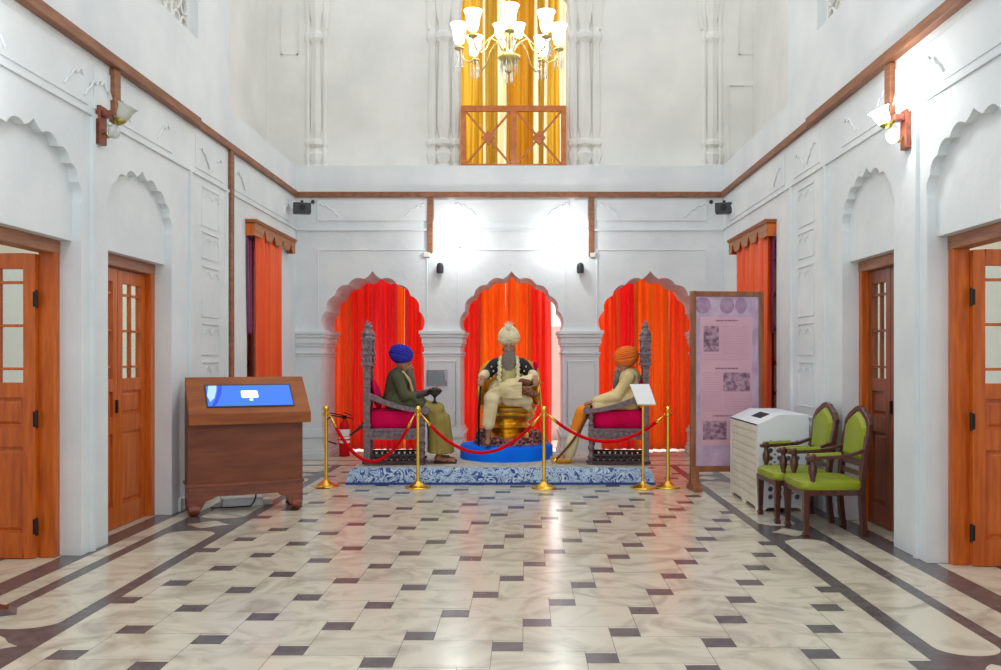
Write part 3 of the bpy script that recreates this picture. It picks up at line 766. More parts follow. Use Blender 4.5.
pc = (xx(506.5,12.5), 12.48); PDZ = .40; pr = .64
t = thing('round_podium', 'round bright blue podium under the golden central throne', 'podium', (pc[0], pc[1], PZ))
MB().lathe([(pr,0),(pr,.165),(pr-.012,.185),(pr-.02,.19)], (0,0,0), 64).build('drum', 'podium_blue', t, smooth='auto')
MB().lathe([(pr-.03,.19),(pr-.03,.196)], (0,0,0), 64).build('top_cloth', 'podium_blue', t)
PDZ = PZ+.197
# ------------------------------------------------------------------ stanchions
st = [(326, 11.1, 406), (418, 11.0, 409), (544, 10.95, 411), (668, 11.0, 408)]
labs = ['brass rope post at far left, in front of the red fire extinguisher', 'brass rope post in front of the blue turbaned figure', 'brass rope post in front of the central blue podium', 'rightmost brass rope post beside the display banner']
def make_post():
    t = thing('rope_post', '', 'rope post', group='brass rope posts along the platform')
    MB().lathe([(.15,0),(.155,.008),(.15,.02),(.11,.03),(.09,.045),(.06,.06),(.04,.08),(.022,.09)], n=32).build('base', 'brass', t, smooth='auto')
    MB().lathe([(.022,.08),(.022,.87),(.034,.88),(.036,.92),(.02,.93)], n=18).build('pole', 'brass', t, smooth='auto')
    MB().lathe([(.014,.925),(.03,.94),(.037,.965),(.03,.99),(.01,1.003)], n=18).build('finial', 'brass', t, smooth=True)
    MB().tube([(-.05,0,.89),(-.035,0,.905),(0,0,.9),(.035,0,.905),(.05,0,.89)], .008, 8).build('rope_ring', 'brass', t, smooth=True)
    return t
post = make_post(); posts = []
for i, (px, Y, yt) in enumerate(st):
    o = post if i == 0 else copy_tree(post)
    o.location = (xx(px, Y), Y, 0); o['label'] = labs[i]; posts.append(o)
rl_ = ['sagging red velvet rope at left, in front of the fire extinguisher and left throne', 'sagging red velvet rope across the front of the central blue podium', 'sagging red velvet rope in front of the orange turbaned figure']
for i, sag in enumerate((462, 452.5, 442)):
    a = Vector((xx(st[i][0], st[i][1])+.05, st[i][1], .885)); b_ = Vector((xx(st[i+1][0], st[i+1][1])-.05, st[i+1][1], .885))
    zl = zz(sag, 11.0)
    if i == 2: a.z = .90
    d = .885-zl
    t = thing('velvet_rope', rl_[i], 'rope', a, group='red velvet ropes between brass posts'); pts = []
    for k in range(29):
        u = k/28; p = a.lerp(b_, u)-a; p.z -= d*(1-(2*u-1)**2); 
        pts.append(p)
    MB().tube(pts[2:-2], .021, 10).build('rope', 'rope', t, smooth=True)
    MB().tube(pts[:3], [.006,.016,.023], 10).build('rope_end', 'brass', t, smooth=True); MB().tube(pts[-3:], [.023,.016,.006], 10).build('rope_end', 'brass', t, smooth=True)
# sign stand
Y = 10.95; x = xx(643, Y)
t = thing('sign_stand', 'brass stand with tilted white information sign in front of right throne', 'sign', (x, Y, 0))
MB().lathe([(.15,0),(.155,.01),(.15,.02),(.11,.035),(.07,.05),(.03,.07),(.016,.09)], n=32).build('base', 'brass', t, smooth='auto')
MB().lathe([(.016,.08),(.016,1.06)], n=14).build('pole', 'brass', t, smooth='auto')
c0 = [at(631,384,Y+.10), at(650,384,Y+.10), at(655,403,Y-.08), at(637,404,Y-.08)]
c0 = [Vector((-.150,.08,zz(384,Y+.10))), Vector((.085,.08,zz(384,Y+.10))), Vector((.145,-.08,zz(404,Y-.08))), Vector((-.075,-.08,zz(404,Y-.08)))]
MB().hexa([v+Vector((0,.012,-.012)) for v in c0], c0).build('sign_panel', 'paper', t)
MB().hexa([v+Vector((0,.016,-.02))-(v-Vector((0,0,v.z))*1)*0 for v in c0], [v+Vector((0,.011,-.013)) for v in c0]).build('sign_tray', 'brass', t)
# ------------------------------------------------------------------ side throne
def make_throne():
    t = thing('throne', '', 'throne', group='carved thrones facing the central figure')
    w = .28; yb = .34; yf = -.36       # back / front
    def post(x, y, z1, name='leg', big=False):
        m = MB()
        prof = [(.035,0),(.045,.02),(.03,.04),(.026,.06),(.042,.10),(.03,.14),(.026,.17),(.045,.22),(.028,.27),(.035,.30)]
        m.lathe(prof, (x,y,0), 14); m.box(x-.035,x+.035,y-.035,y+.035,.30,z1); return m.build(name, 'throne_wood', t, bevel=.004)
    for s in (-1,1):
        post(s*w, yf, .50)
        # rear posts: tall carved towers
        m = MB().box(s*w-.035, s*w+.035, yb-.04, yb+.04, 0, 1.28)
        for z in (.5,.85,1.0,1.12,1.24): m.box(s*w-.045, s*w+.045, yb-.05, yb+.05, z, z+.025)
        m.box(s*w-.05, s*w+.05, yb-.06, yb+.06, 1.28, 1.62)
        for z in (1.28,1.42,1.6): m.box(s*w-.065, s*w+.065, yb-.075, yb+.075, z, z+.03)
        for z in (1.36,1.50): 
            for k in range(3): m.ell((s*w+.05*s, yb-.045+.045*k, z), (.014,.018,.035), 8, 6); m.ell((s*w-.05*s, yb-.045+.045*k, z), (.014,.018,.035), 8, 6)
        m.lathe([(.075,1.63),(.06,1.66),(.07,1.69),(.05,1.73),(.03,1.76),(.038,1.79),(.02,1.82),(.004,1.87)], (s*w,yb,0), 12)
        m.build('back_post', 'throne_wood', t, bevel=.003)
        # sloping arms with scrolled end
        a = MB(); n = 12; rings = []
        for k in range(n+1):
            u = k/n; y = yb-.02-(yb-yf+.06)*u; z = .94-.22*(1-(1-u)**1.8)-.0*u
            hgt = .05+.03*(1-u)
            rings.append([(s*w-.04,y,z-hgt),(s*w+.04,y,z-hgt),(s*w+.04,y,z),(s*w-.04,y,z)])
        a.loft(rings); a.lathe([(.05,-.045),(.055,0),(.05,.045)], (s*w, yf-.05, .70), 14, axis='x')
        a.build('arm', 'throne_wood', t, bevel=.004)
        m = MB().lathe([(.03,.50),(.04,.53),(.022,.56),(.035,.61),(.022,.66),(.03,.70)], (s*w,yf,0), 12); m.build('arm_support', 'throne_wood', t, smooth='auto')
        # runner and side rails
        m = MB().box(s*w-.04, s*w+.04, yf-.06, yb+.06, .02, .055); 
        for k in range(9): m.ell((s*w, yf+.05+k*.075, .085), (.025,.032,.035), 8, 6)
        m.box(s*w-.03, s*w+.03, yf, yb, .115, .14); m.build('runner', 'throne_dark', t, bevel=.003)
        m = MB().box(s*w-.03, s*w+.03, yf, yb, .33, .455)
        for k in range(10): m.ell((s*(w+.03), yf+.05+k*.068, .39), (.012,.028,.035), 8, 6)
        m.box(s*w-.04, s*w+.04, yf-.04, yb+.04, .44, .47); m.build('seat_rail', 'throne_wood', t, bevel=.003)
    m = MB().box(-w, w, yf-.03, yf+.03, .33, .47)
    for k in range(9): m.ell((-.24+k*.06, yf-.03, .39), (.028,.012,.035), 8, 6)
    m.box(-w, w, yb-.03, yb+.03, .33, .47); m.box(-w, w, yf-.02, yf+.02, .09, .13); m.build('seat_frame', 'throne_wood', t, bevel=.003)
    m = MB()
    rg = []
    for z, e in ((.47,.0),(.50,.02),(.56,.03),(.64,.03),(.69,.015),(.715,-.04)):
        r_ = []
        for k in range(32):
            an = 2*PI*k/32; cx_, sy_ = math.cos(an), math.sin(an)
            r_.append(((abs(cx_)**.35)*math.copysign(1,cx_)*(.24+e), -.01+(abs(sy_)**.35)*math.copysign(1,sy_)*(.325+e*.6), z))
        rg.append(r_)
    m.loft(rg); m.build('seat_cushion', 'crimson', t, smooth='auto')
    # back panel with cresting + cushion
    m = MB().box(-w, w, yb-.02, yb+.02, .47, 1.5)
    for k in range(7): m.ell((-.225+k*.075, yb-.02, 1.42), (.035,.015,.06), 10, 8)
    for k in range(9): m.lathe([(.02,1.5),(.03,1.53),(.012,1.57),(.02,1.60),(.003,1.64)], (-.24+k*.06,yb,0), 8)
    m.build('back_panel', 'throne_dark', t)
    R = Matrix.Rotation(-.22, 3, 'X')
    m = MB().ell((0, yb-.10, .90), (.20,.06,.20), 20, 12, rot=R); m.build('back_cushion', 'crimson', t, smooth=True)
    return t
throne = make_throne()
tL = throne; tL.location = (-1.69, 11.85, PZ); tL.rotation_euler = (0,0,PI/2+.10); tL['label'] = 'carved grey throne with crimson seat on left, under blue turbaned figure'
tR = copy_tree(throne); tR.location = (1.265, 11.85, PZ); tR.rotation_euler = (0,0,-PI/2-.10); tR['label'] = 'carved grey throne with crimson seat on right, under orange turbaned figure'
# golden central throne
gx, gy = xx(509, 12.5), 12.5
t = thing('golden_throne', 'golden lotus shaped throne with yellow cushioned back on blue podium', 'throne', (gx, gy, PDZ))
MB().lathe([(.30,.02),(.33,.05),(.33,.09),(.27,.12),(.25,.15),(.30,.20),(.32,.23),(.27,.27),(.26,.30),(.33,.35),(.36,.40),(.34,.43),(.37,.46),(.38,.50),(.33,.52)], n=40, flute=.012, nf=10).build('lotus_base', 'gold', t, smooth='auto')
m = MB().lathe([(.32,.51),(.35,.53),(.34,.56),(.25,.575)], n=32); m.build('seat_cushion', 'gold_cushion', t, smooth=True)
m = MB()
pts = []
for k in range(19):
    a = -.35+(PI+.7)*k/18; pts.append((.40*math.cos(a), .06+.30*math.sin(a), .60+.0))
for z, rr in ((.55,.03),(.90,.028)):
    m.tube([(p[0], p[1], z+(.14*max(0,math.sin(-.35+(PI+.7)*k/18)) if z > .8 else 0)) for k, p in enumerate(pts)], rr, 8)
for k in range(0,19,2):
    p = pts[k]; m.tube([(p[0],p[1],.53),(p[0]*1.03,p[1]*1.02,.75),(p[0],p[1],.9+.14*max(0,math.sin(-.35+(PI+.7)*k/18)))], [.02,.03,.018], 8)
m.build('back_frame', 'gold', t, smooth='auto')
rgs = []
for z, w_ in ((.56,.30),(.7,.40),(.9,.44),(1.02,.42),(1.12,.34),(1.16,.22)):
    rgs.append([(w_*math.cos(2*PI*k/24), .28+.07*math.sin(2*PI*k/24), z) for k in range(24)])
MB().loft(rgs).build('back_cushion', 'gold_cushion', t, smooth=True)
MB().box(.33,.40,.24,.34,.6,1.13).build('back_bolster', 'crimson', t, bevel=.03)
for s in (-1,1):
    m = MB().tube([(s*.36,.2,.86),(s*.39,0,.88),(s*.40,-.2,.87),(s*.39,-.28,.83)], [.025,.03,.035,.03], 10)
    m.tube([(s*.39,-.24,.84),(s*.41,-.22,.7),(s*.37,-.2,.55)], [.025,.035,.025], 10); m.build('arm', 'gold', t, smooth=True)
t2 = thing('floral_rug', 'dark floral patterned rug bunched round foot of golden throne', 'rug', (gx, gy-.05, PDZ))
rgs = []
for z, e in ((0,.03),(.03,.02),(.06,-.0),(.09,-.08)):
    rgs.append([((.46+e+.02*math.sin(5*a))*math.cos(a), (.40+e+.02*math.sin(7*a))*math.sin(a), z+(.02*abs(math.sin(6*a)) if z > .02 else 0)) for a in [2*PI*k/48 for k in range(48)]])
for a in (): pass
# hollow in the middle so it lies around the base
MB().loft(rgs[:2], cap=True).build('rug_base', 'floral_rug', t2, smooth='auto')
m = MB()
for k in range(9):
    a = PI+PI*k/8; m.ell((.40*math.cos(a), .36*math.sin(a), .055), (.09,.07,.05+.02*(k%2)), 12, 8)
m.ell((-.36,-.12,.12), (.10,.12,.10)); m.ell((.36,-.12,.12), (.09,.12,.09)); m.build('rug_folds', 'floral_rug', t2, smooth=True)
# ------------------------------------------------------------------ figures
def hand(b, w, d, n, curl=.4, s=1.0, side=1):
    """w wrist, d pointing direction, n palm normal (palm faces n), thumb on side"""
    w = Vector(w); d = Vector(d).normalized(); n = Vector(n); n = (n-d*n.dot(d)).normalized(); r = d.cross(n).normalized()*side
    palm = w+d*.05*s
    for k in range(4):
        o_ = (k-1.5)*.02*s
        b.caps(w+r*o_*.6, w+d*.085*s+r*o_, .015*s, .0125*s, 10)
        L = (.040,.046,.043,.034)[k]*s; base = w+d*.088*s+r*o_; a = curl*.6
        p = base; dd = d
        for q, f_ in ((1,1.0),(2,.7),(3,.55)):
            ang = curl*(.7+.35*q); dd = (d*math.cos(ang)+n*math.sin(ang)).normalized()
            p2 = p+dd*L*f_*.75; b.caps(p, p2, .0100*s-.0008*q, .0095*s-.0010*q, 8); p = p2
    tb_ = w+d*.03*s-r*.03*s*1.0; t1 = tb_+(d*.6-r*.65+n*.4).normalized()*.038*s; t2_ = t1+(d*.8-r*.1+n*.6).normalized()*.03*s
    b.caps(w+d*.015*s-r*.012*s, tb_, .015*s, .0125*s, 8); b.caps(tb_, t1, .0125*s, .0105*s, 8); b.caps(t1, t2_, .0105*s, .0085*s, 8)
def turban(name, par, c, r, mt, n=7, tilt=0.0, top=None):
    m = MB(); R0 = Matrix.Rotation(tilt, 3, 'X'); c = Vector(c)
    m.ell(c, r, 28, 18, rot=R0)
    for k in range(n):
        for s in (-1, 1):
            if k == 0 and s == 1: continue
            ang = s*(.10+k*.165)
            Rk = R0 @ Matrix.Rotation(ang, 3, 'Y')
            pts = []
            for i in range(33):
                a = 2*PI*i/32; v = Vector((math.cos(a)*1.0, math.sin(a)*1.0, .0+ .0))
                v = Matrix.Rotation(ang, 3, 'Y') @ v
                off = Vector((v.x*r[0], v.y*r[1], v.z*r[2]))*(1.0)
                off.z += -.012+.004*k
                pts.append(c+R0 @ off)
            m.tube(pts, .013, 8, cap=False)
    o_ = m.build(name, mt, par, smooth=True, weld=False, fixn=False)
    return o_
def face(b, c, s=1.0):
    """adds head volumes facing -Y into body builder b, c = centre of head"""
    c = Vector(c)
    b.ell(c+Vector((0,.015,.03)), (.076*s,.094*s,.10*s), 20, 14)
    b.ell(c+Vector((0,-.02,-.035)), (.058*s,.068*s,.075*s), 18, 12)
    b.caps(c+Vector((0,-.088,.02))*s, c+Vector((0,-.108,-.022))*s, .009*s, .014*s, 10)      # nose
    b.caps(c+Vector((-.014,-.095,-.028))*s, c+Vector((.014,-.095,-.028))*s, .009*s, .009*s, 8)
    b.caps(c+Vector((-.05,-.07,.035))*s, c+Vector((.05,-.07,.035))*s, .014*s, .014*s, 8)     # brow
    b.caps(c+Vector((-.022,-.078,-.055))*s, c+Vector((.022,-.078,-.055))*s, .009*s, .009*s, 8)  # lips
    for q in (-1, 1):
        b.ell(c+Vector((q*.078,.01,-.005))*s, (.012*s,.02*s,.03*s), 10, 8)
        b.ell(c+Vector((q*.04,-.062,-.015))*s, (.022*s,.02*s,.022*s), 10, 8)
def eyes(par, c, s=1.0):
    c = Vector(c)
    for q in (-1, 1):
        m = MB().ell(c+Vector((q*.03,-.082,.012))*s, (.0135*s,.0095*s,.0085*s), 12, 8); e = m.build('eye', 'eye_white', par, smooth=True)
        MB().ell(c+Vector((q*.03,-.0905,.012))*s, (.006*s,.003*s,.006*s), 10, 6).build('iris', 'iris', e, smooth=True)
        MB().tube([c+Vector((q*.014,-.092,.036))*s, c+Vector((q*.032,-.092,.042))*s, c+Vector((q*.05,-.08,.034))*s], [.004,.006,.003], 8).build('eyebrow', 'beard_grey', par)
def beard(par, c, L, mt, w=.07, fwd=.0):
    """long beard from chin down; c head centre"""
    c = Vector(c); m = MB(); rg = []
    for k in range(12):
        u = k/11; z = .005-(L+.06)*u; wd = w*(1.0+.25*math.sin(u*PI*.9))*(1-u**3*.85); dp = .05*(1-u*.55)+.004
        yc = -.055-.03*math.sin(u*2.2)-fwd*u
        rg.append([c+Vector((wd*math.cos(a)*(1+.06*math.sin(9*a+k)), yc+dp*math.sin(a), z-.04)) for a in [2*PI*i/24 for i in range(24)]])
    m.loft(rg); m.tube([c+Vector((-.055,-.075,-.055)), c+Vector((-.02,-.104,-.036)), c+Vector((0,-.108,-.034)), c+Vector((.02,-.104,-.036)), c+Vector((.055,-.075,-.055))], [.006,.014,.012,.014,.006], 8)
    return m.build('beard', mt, par, smooth=True)
def V(*a): return Vector(a)
# ---- figure A: left, blue turban, olive coat, khaki robe (local -Y = forward)
def seated(name, label, loc, rotz, skin):
    t = thing(name, label, 'person', loc, rotz); return t
# head centre / joints (local, platform top = 0)
fa = seated('person', 'seated bearded man in blue turban and olive robe holding a black bowl', (xx(399,11.85), 11.85, PZ), PI/2+.05, 'skin')
hc = V(0,-.07,1.265); b = MB()
face(b, hc); b.caps(hc+V(0,.02,-.06), V(0,.0,1.12), .055, .062)
b.caps(V(0,.02,1.08), V(0,.03,.82), .13, .14); b.caps(V(-.13,0,1.13), V(.13,0,1.13), .06, .06); b.caps(V(-.08,.02,.80), V(.08,.02,.80), .13, .13)
# his right arm (local -x after +90 turn lies toward... near side is local -x -> camera)
# local x=-: world y decreases?  rot +90: local x -> world y ; so camera side is local -x
b.caps(V(-.17,0,1.12), V(-.20,-.10,.87), .05, .042); b.caps(V(-.20,-.10,.87), V(-.10,-.40,.93), .04, .028)
hand(b, V(-.10,-.41,.935), V(.10,-1,.45), V(.2,.3,1), .7, 1.0, side=1)
b.caps(V(.17,0,1.12), V(.20,-.06,.87), .05, .042); b.caps(V(.20,-.06,.87), V(.12,-.32,.78), .04, .028)
hand(b, V(.12,-.34,.77), V(-.1,-1,-.15), V(0,0,-1), .35, 1.0, side=1)
for s in (-1,1):
    b.caps(V(s*.10,0,.80), V(s*.13,-.50,.68), .085, .062); b.caps(V(s*.13,-.50,.68), V(s*.12,-.53,.10), .058, .036)
    b.caps(V(s*.12,-.50,.06), V(s*.13,-.60,.05), .036, .034); b.caps(V(s*.13,-.60,.05), V(s*.135,-.72,.035), .034, .022)
    for k in range(5): b.caps(V(s*(.115+.011*(k-1)),-.70,.03), V(s*(.12+.013*(k-1)),-.745+.006*k,.024), .010, .008, 8)
bodyA = b.build('body', 'skin', fa, remesh=.0075, sm_it=2)
eyes(fa, hc); beard(fa, hc, .30, 'beard_dark', .072, .05); turban('turban', fa, hc+V(0,.045,.155), (.128,.15,.128), 'turban_blue', 7, .25)
# coat
b = MB()
b.caps(V(0,.01,1.10), V(0,.04,.86), .155, .17); b.caps(V(-.15,0,1.12), V(.15,0,1.12), .085, .085); b.caps(V(-.10,.03,.80), V(.10,.03,.80), .155, .155)
b.caps(V(-.17,0,1.12), V(-.205,-.09,.87), .078, .07); b.caps(V(-.205,-.09,.87), V(-.13,-.30,.90), .066, .055)
b.caps(V(.17,0,1.12), V(.205,-.06,.87), .078, .07); b.caps(V(.205,-.06,.87), V(.14,-.27,.80), .066, .055)
b.caps(V(-.12,.0,.80), V(-.13,-.28,.76), .12, .10); b.caps(V(.12,.0,.80), V(.13,-.28,.76), .12, .10)
for k in range(5): b.caps(V(-.2+.1*k,-.13,.95), V(-.22+.11*k,-.26,.79), .02, .03)
b.build('coat', 'olive_coat', fa, remesh=.010, sm_it=3)
b = MB()
for s in (-1,1):
    b.caps(V(s*.11,-.15,.74), V(s*.13,-.50,.70), .10, .095)
rg = []
for z, f0, f1, w_ in ((.74,-.20,-.50,.20),(.68,-.30,-.60,.24),(.58,-.36,-.64,.26),(.40,-.38,-.66,.27),(.25,-.38,-.69,.28),(.14,-.38,-.71,.29)):
    rg.append([V(w_*math.copysign(abs(math.cos(a))**.7, math.cos(a))*(1+.03*math.sin(8*a)), (f0+f1)/2+(f0-f1)/2*math.copysign(abs(math.sin(a))**.8, math.sin(a))*(1+.05*math.sin(9*a)), z) for a in [2*PI*k/40 for k in range(40)]])
b.loft(rg)
for k in range(7):
    a = -PI+PI*k/6; b.caps(V(.24*math.cos(a), -.5+.15*math.sin(a), .62), V(.27*math.cos(a), -.54+.16*math.sin(a), .15), .02, .028)
b.build('robe_skirt', 'khaki_robe', fa, remesh=.011, sm_it=2)
b = MB()
b.tube([V(-.05,.06,1.20), V(-.085,-.06,1.19), V(-.07,-.15,1.08), V(-.05,-.18,.96), V(-.04,-.18,.86)], [.02,.022,.022,.02,.016], 10); b.tube([V(.05,.06,1.20), V(.085,-.06,1.19), V(.07,-.15,1.08), V(.05,-.18,.96), V(.04,-.18,.86)], [.02,.022,.022,.02,.016], 10)
b.build('scarf', 'cream_cloth', fa, smooth=True)
for s in (-1,1):
    b = MB().box(s*.13-.045, s*.13+.045, -.76, -.46, 0, .018); b.tube([V(s*.13-.045,-.64,.01), V(s*.13,-.64,.075), V(s*.13+.045,-.64,.01)], .012, 8); b.build('sandal', 'sandal', fa, bevel=.006)
b = MB().caps(V(-.16,-.24,.89), V(-.11,-.37,.925), .055, .045); b.build('cuff', 'throne_dark', fa, smooth=True)
t = thing('offering_bowl', 'black footed bowl held up by the blue turbaned figure', 'bowl', (xx(435,11.75), 11.72, zz(403,11.75)))
MB().lathe([(.035,0),(.04,.01),(.018,.03),(.015,.07),(.03,.09),(.07,.12),(.095,.15),(.10,.17),(.092,.17),(.06,.13),(.01,.11)], n=24).build('bowl_body', 'black_bowl', t, smooth='auto')
m = MB()
for k in range(8): a = 2*PI*k/8; m.ell((.055*math.cos(a), .055*math.sin(a), .17), (.03,.03,.025), 8, 6)
m.ell((0,0,.18), (.045,.045,.03), 10, 8); m.build('bowl_contents', 'black_plastic', t, smooth=True)
# ---- figure B: right, orange turban, cream tunic, orange and cream trousers
fb = seated('person', 'seated bearded man in orange turban and cream tunic leaning on a cane', (xx(625,11.85), 11.85, PZ), -PI/2-.05, 'skin')
hc = V(0,-.02,1.235); b = MB()
face(b, hc); b.caps(hc+V(0,.02,-.06), V(0,.04,1.12), .055, .062)
b.caps(V(0,.06,1.08), V(0,.06,.82), .13, .14); b.caps(V(-.13,.04,1.13), V(.13,.04,1.13), .06, .06); b.caps(V(-.08,.04,.80), V(.08,.04,.80), .13, .13)
for s in (-1,1):
    b.caps(V(s*.17,.04,1.12), V(s*.20,-.12,.88), .05, .042); b.caps(V(s*.20,-.12,.88), V(s*.15,-.42,.80), .04, .028)
    hand(b, V(s*.15,-.44,.795), V(-s*.2,-1,-.35), V(0,.1,-1), .75, 1.0, side=s)
    b.caps(V(s*.10,.02,.78), V(s*.13,-.56,.66), .085, .062); b.caps(V(s*.13,-.56,.66), V(s*.12,-.74,.10), .058, .036)
    b.caps(V(s*.12,-.74,.07), V(s*.13,-.84,.05), .036, .034); b.caps(V(s*.13,-.84,.05), V(s*.13,-.90,.04), .034, .024)
b.build('body', 'skin', fb, remesh=.0075, sm_it=2)
eyes(fb, hc); beard(fb, hc, .17, 'beard_grey', .065, .03); turban('turban', fb, hc+V(0,.04,.155), (.13,.152,.135), 'turban_orange', 7, .2)
b = MB()
b.caps(V(0,.06,1.10), V(0,.07,.86), .155, .17); b.caps(V(-.15,.04,1.12), V(.15,.04,1.12), .085, .085); b.caps(V(-.10,.05,.80), V(.10,.05,.80), .155, .155)
for s in (-1,1):
    b.caps(V(s*.17,.04,1.12), V(s*.205,-.12,.88), .08, .075); b.caps(V(s*.205,-.12,.88), V(s*.16,-.38,.81), .072, .05)
    b.caps(V(s*.12,.0,.79), V(s*.13,-.36,.74), .12, .10)
for k in range(6): b.caps(V(-.2+.08*k,-.08,1.0), V(-.2+.08*k,-.25,.82), .02, .03)
b.build('tunic', 'cream_cloth', fb, remesh=.010, sm_it=3)
b = MB()
for s in (-1,1):
    b.caps(V(s*.12,-.30,.72), V(s*.13,-.56,.66), .10, .09); b.caps(V(s*.13,-.56,.66), V(s*.13,-.66,.40), .09, .075)
b.build('breeches', 'orange_cloth', fb, remesh=.010, sm_it=2)
b = MB()
for s in (-1,1):
    b.caps(V(s*.13,-.66,.40), V(s*.125,-.73,.15), .082, .085); b.caps(V(s*.125,-.73,.15), V(s*.125,-.75,.08), .085, .05)
    for k in range(3): b.caps(V(s*(.09+.03*k),-.71,.36), V(s*(.08+.035*k),-.79,.13), .02, .025)
b.build('leggings', 'cream_robe', fb, remesh=.010, sm_it=2)
for s in (-1,1):
    b = MB().caps(V(s*.12,-.74,.045), V(s*.13,-.86,.035), .045, .042); b.caps(V(s*.13,-.86,.035), V(s*.13,-.96,.04), .038, .014); b.caps(V(s*.13,-.96,.04), V(s*.13,-.98,.07), .012, .006)
    b.build('shoe', 'shoe_gold', fb, smooth=True)
t = thing('walking_cane', 'long brown curved cane leaning under hand of the orange turbaned figure', 'cane', (xx(552,11.7), 11.66, PZ))
a = V(0,0,.0); e = V(xx(592,11.6)-xx(552,11.7), -.02, zz(405,11.6)-PZ)
pts = [a.lerp(e, k/12)+V(.05*math.sin(PI*k/12),0,-.03*math.sin(PI*k/12)+.012*(1-k/12)) for k in range(13)]
MB().tube(pts[:11], [.008]+[.016]*10, 10).build('shaft', 'sword_wood', t, smooth=True)
MB().tube(pts[10:], [.02,.022,.016], 10).build('handle', 'black_metal', t, smooth=True); MB().tube(pts[:2], [.010,.019], 10).build('ferrule', 'brass', t, smooth=True)
# ---- figure C: centre
fc = seated('person', 'bearded man in cream turban and black jacket seated cross-legged on golden throne', (gx, gy-.12, PDZ), 0, 'skin_pale')
hc = V(0,-.03,1.305); b = MB()
face(b, hc, 1.05); b.caps(hc+V(0,.02,-.06), V(0,.02,1.12), .06, .066)
b.caps(V(0,.04,1.06), V(0,.05,.72), .14, .15); b.caps(V(-.15,.03,1.10), V(.15,.03,1.10), .065, .065); b.caps(V(-.09,.04,.68), V(.09,.04,.68), .14, .14)
for s in (-1,1):
    b.caps(V(s*.20,.02,1.08), V(s*.29,.02,.95), .055, .045); b.caps(V(s*.29,.02,.97), V(s*.36,-.20,.93), .043, .030)
    hand(b, V(s*.365,-.22,.925), V(s*.05,-.8,-.45), V(0,.2,-1), .6, 1.1, side=s)
# viewer-left leg hangs, other crosses over
b.caps(V(-.11,0,.66), V(-.22,-.42,.62), .09, .068); b.caps(V(-.22,-.42,.62), V(-.27,-.38,.14), .062, .04); b.caps(V(-.27,-.40,.07), V(-.28,-.56,.05), .04, .032)
b.caps(V(.12,0,.68), V(-.02,-.42,.74), .09, .068); b.caps(V(-.02,-.42,.74), V(.24,-.40,.72), .06, .042); b.caps(V(.24,-.40,.72), V(.33,-.46,.70), .038, .028)
b.build('body', 'skin_pale', fc, remesh=.0075, sm_it=2)
eyes(fc, hc, 1.05); beard(fc, hc, .30, 'beard_grey', .078, .03)
turban('turban', fc, hc+V(0,.035,.162), (.145,.15,.135), 'turban_cream', 8, .12)
m = MB()
m.ell(hc+V(0,-.11,.20), (.03,.018,.045)); 
for k in range(7):
    a = (k-3)*.16; m.tube([hc+V(0,-.10,.23), hc+V(.05*math.sin(a)*1.2,-.10,.30), hc+V(.11*math.sin(a)*1.3,-.09,.36+.02*math.cos(a*4))], [.008,.012,.004], 6)
m.build('plume', 'garland', fc, smooth=True)
b = MB()
b.caps(V(0,.04,1.05), V(0,.06,.86), .165, .18); b.caps(V(-.17,.03,1.10), V(.17,.03,1.10), .088, .088)
for s in (-1,1):
    b.caps(V(s*.20,.02,1.08), V(s*.295,.02,.96), .088, .078); b.caps(V(s*.295,.02,.98), V(s*.335,-.10,.95), .074, .06)
b.build('jacket', 'black_jacket', fc, remesh=.010, sm_it=3)
m = MB()
rr = random.Random(5)
for s in (-1,1):
    for (x_, z_) in ((.235,1.06),(.21,1.0),(.20,.93),(.29,1.0),(.27,.95),(.25,.90)):
        y_ = -.085 if x_ > .26 else -.06
        m.ell((s*x_, y_-.015, z_), (.011,.012,.014), 8, 6)
m.build('jacket_motifs', 'garland', fc, smooth=True)
for s in (-1,1):
    b = MB().caps(V(s*.325,-.08,.955), V(s*.36,-.17,.935), .066, .055); b.build('cuff', 'cream_robe', fc, smooth=True)
b = MB()
gp = [V(-.08,.10,1.17), V(-.11,0,1.19), V(-.12,-.12,1.10), V(-.125,-.16,1.0), V(-.13,-.165,.90), V(-.11,-.17,.80), V(-.03,-.20,.77), V(.03,-.20,.77), V(.11,-.17,.80), V(.13,-.165,.90), V(.125,-.16,1.0), V(.12,-.12,1.10), V(.11,0,1.19), V(.08,.10,1.17)]
b.tube(gp, .022, 10)
for k in range(len(gp)-1):
    for q in range(4):
        p_ = gp[k].lerp(gp[k+1], q/4); b.ell(p_+V(.006*((k+q)%2*2-1),-.006,0), (.030,.026,.019), 10, 6)
b.build('garland', 'garland', fc, smooth=True)
b = MB()
b.caps(V(0,-.02,.99), V(0,-.02,.80), .155, .16); b.build('shirt', 'shirt_cloth', fc, remesh=.012, sm_it=2)
b = MB()
b.caps(V(-.12,.02,.72), V(.14,.02,.72), .17, .17)
b.caps(V(-.12,0,.68), V(-.22,-.42,.64), .13, .11); b.caps(V(-.22,-.42,.64), V(-.265,-.40,.30), .10, .085)
b.caps(V(.14,0,.70), V(-.04,-.42,.76), .13, .11); b.caps(V(-.04,-.42,.76), V(.10,-.42,.76), .11, .08)
b.caps(V(.02,-.2,.80), V(.27,-.2,.86), .10, .09); b.caps(V(.27,-.12,.86), V(.30,-.16,.90), .09, .07)
b.caps(V(.16,-.3,.66), V(.27,-.3,.52), .12, .05); b.caps(V(.10,-.34,.62), V(.27,-.34,.60), .09, .06)
b.caps(V(.0,-.30,.62), V(.20,-.32,.60), .09, .08)
for k in range(5): b.caps(V(-.25+.05*k,-.46,.74-.02*k), V(.16,-.50,.84-.045*k), .02, .025)
b.build('robe', 'cream_robe', fc, remesh=.011, sm_it=3)
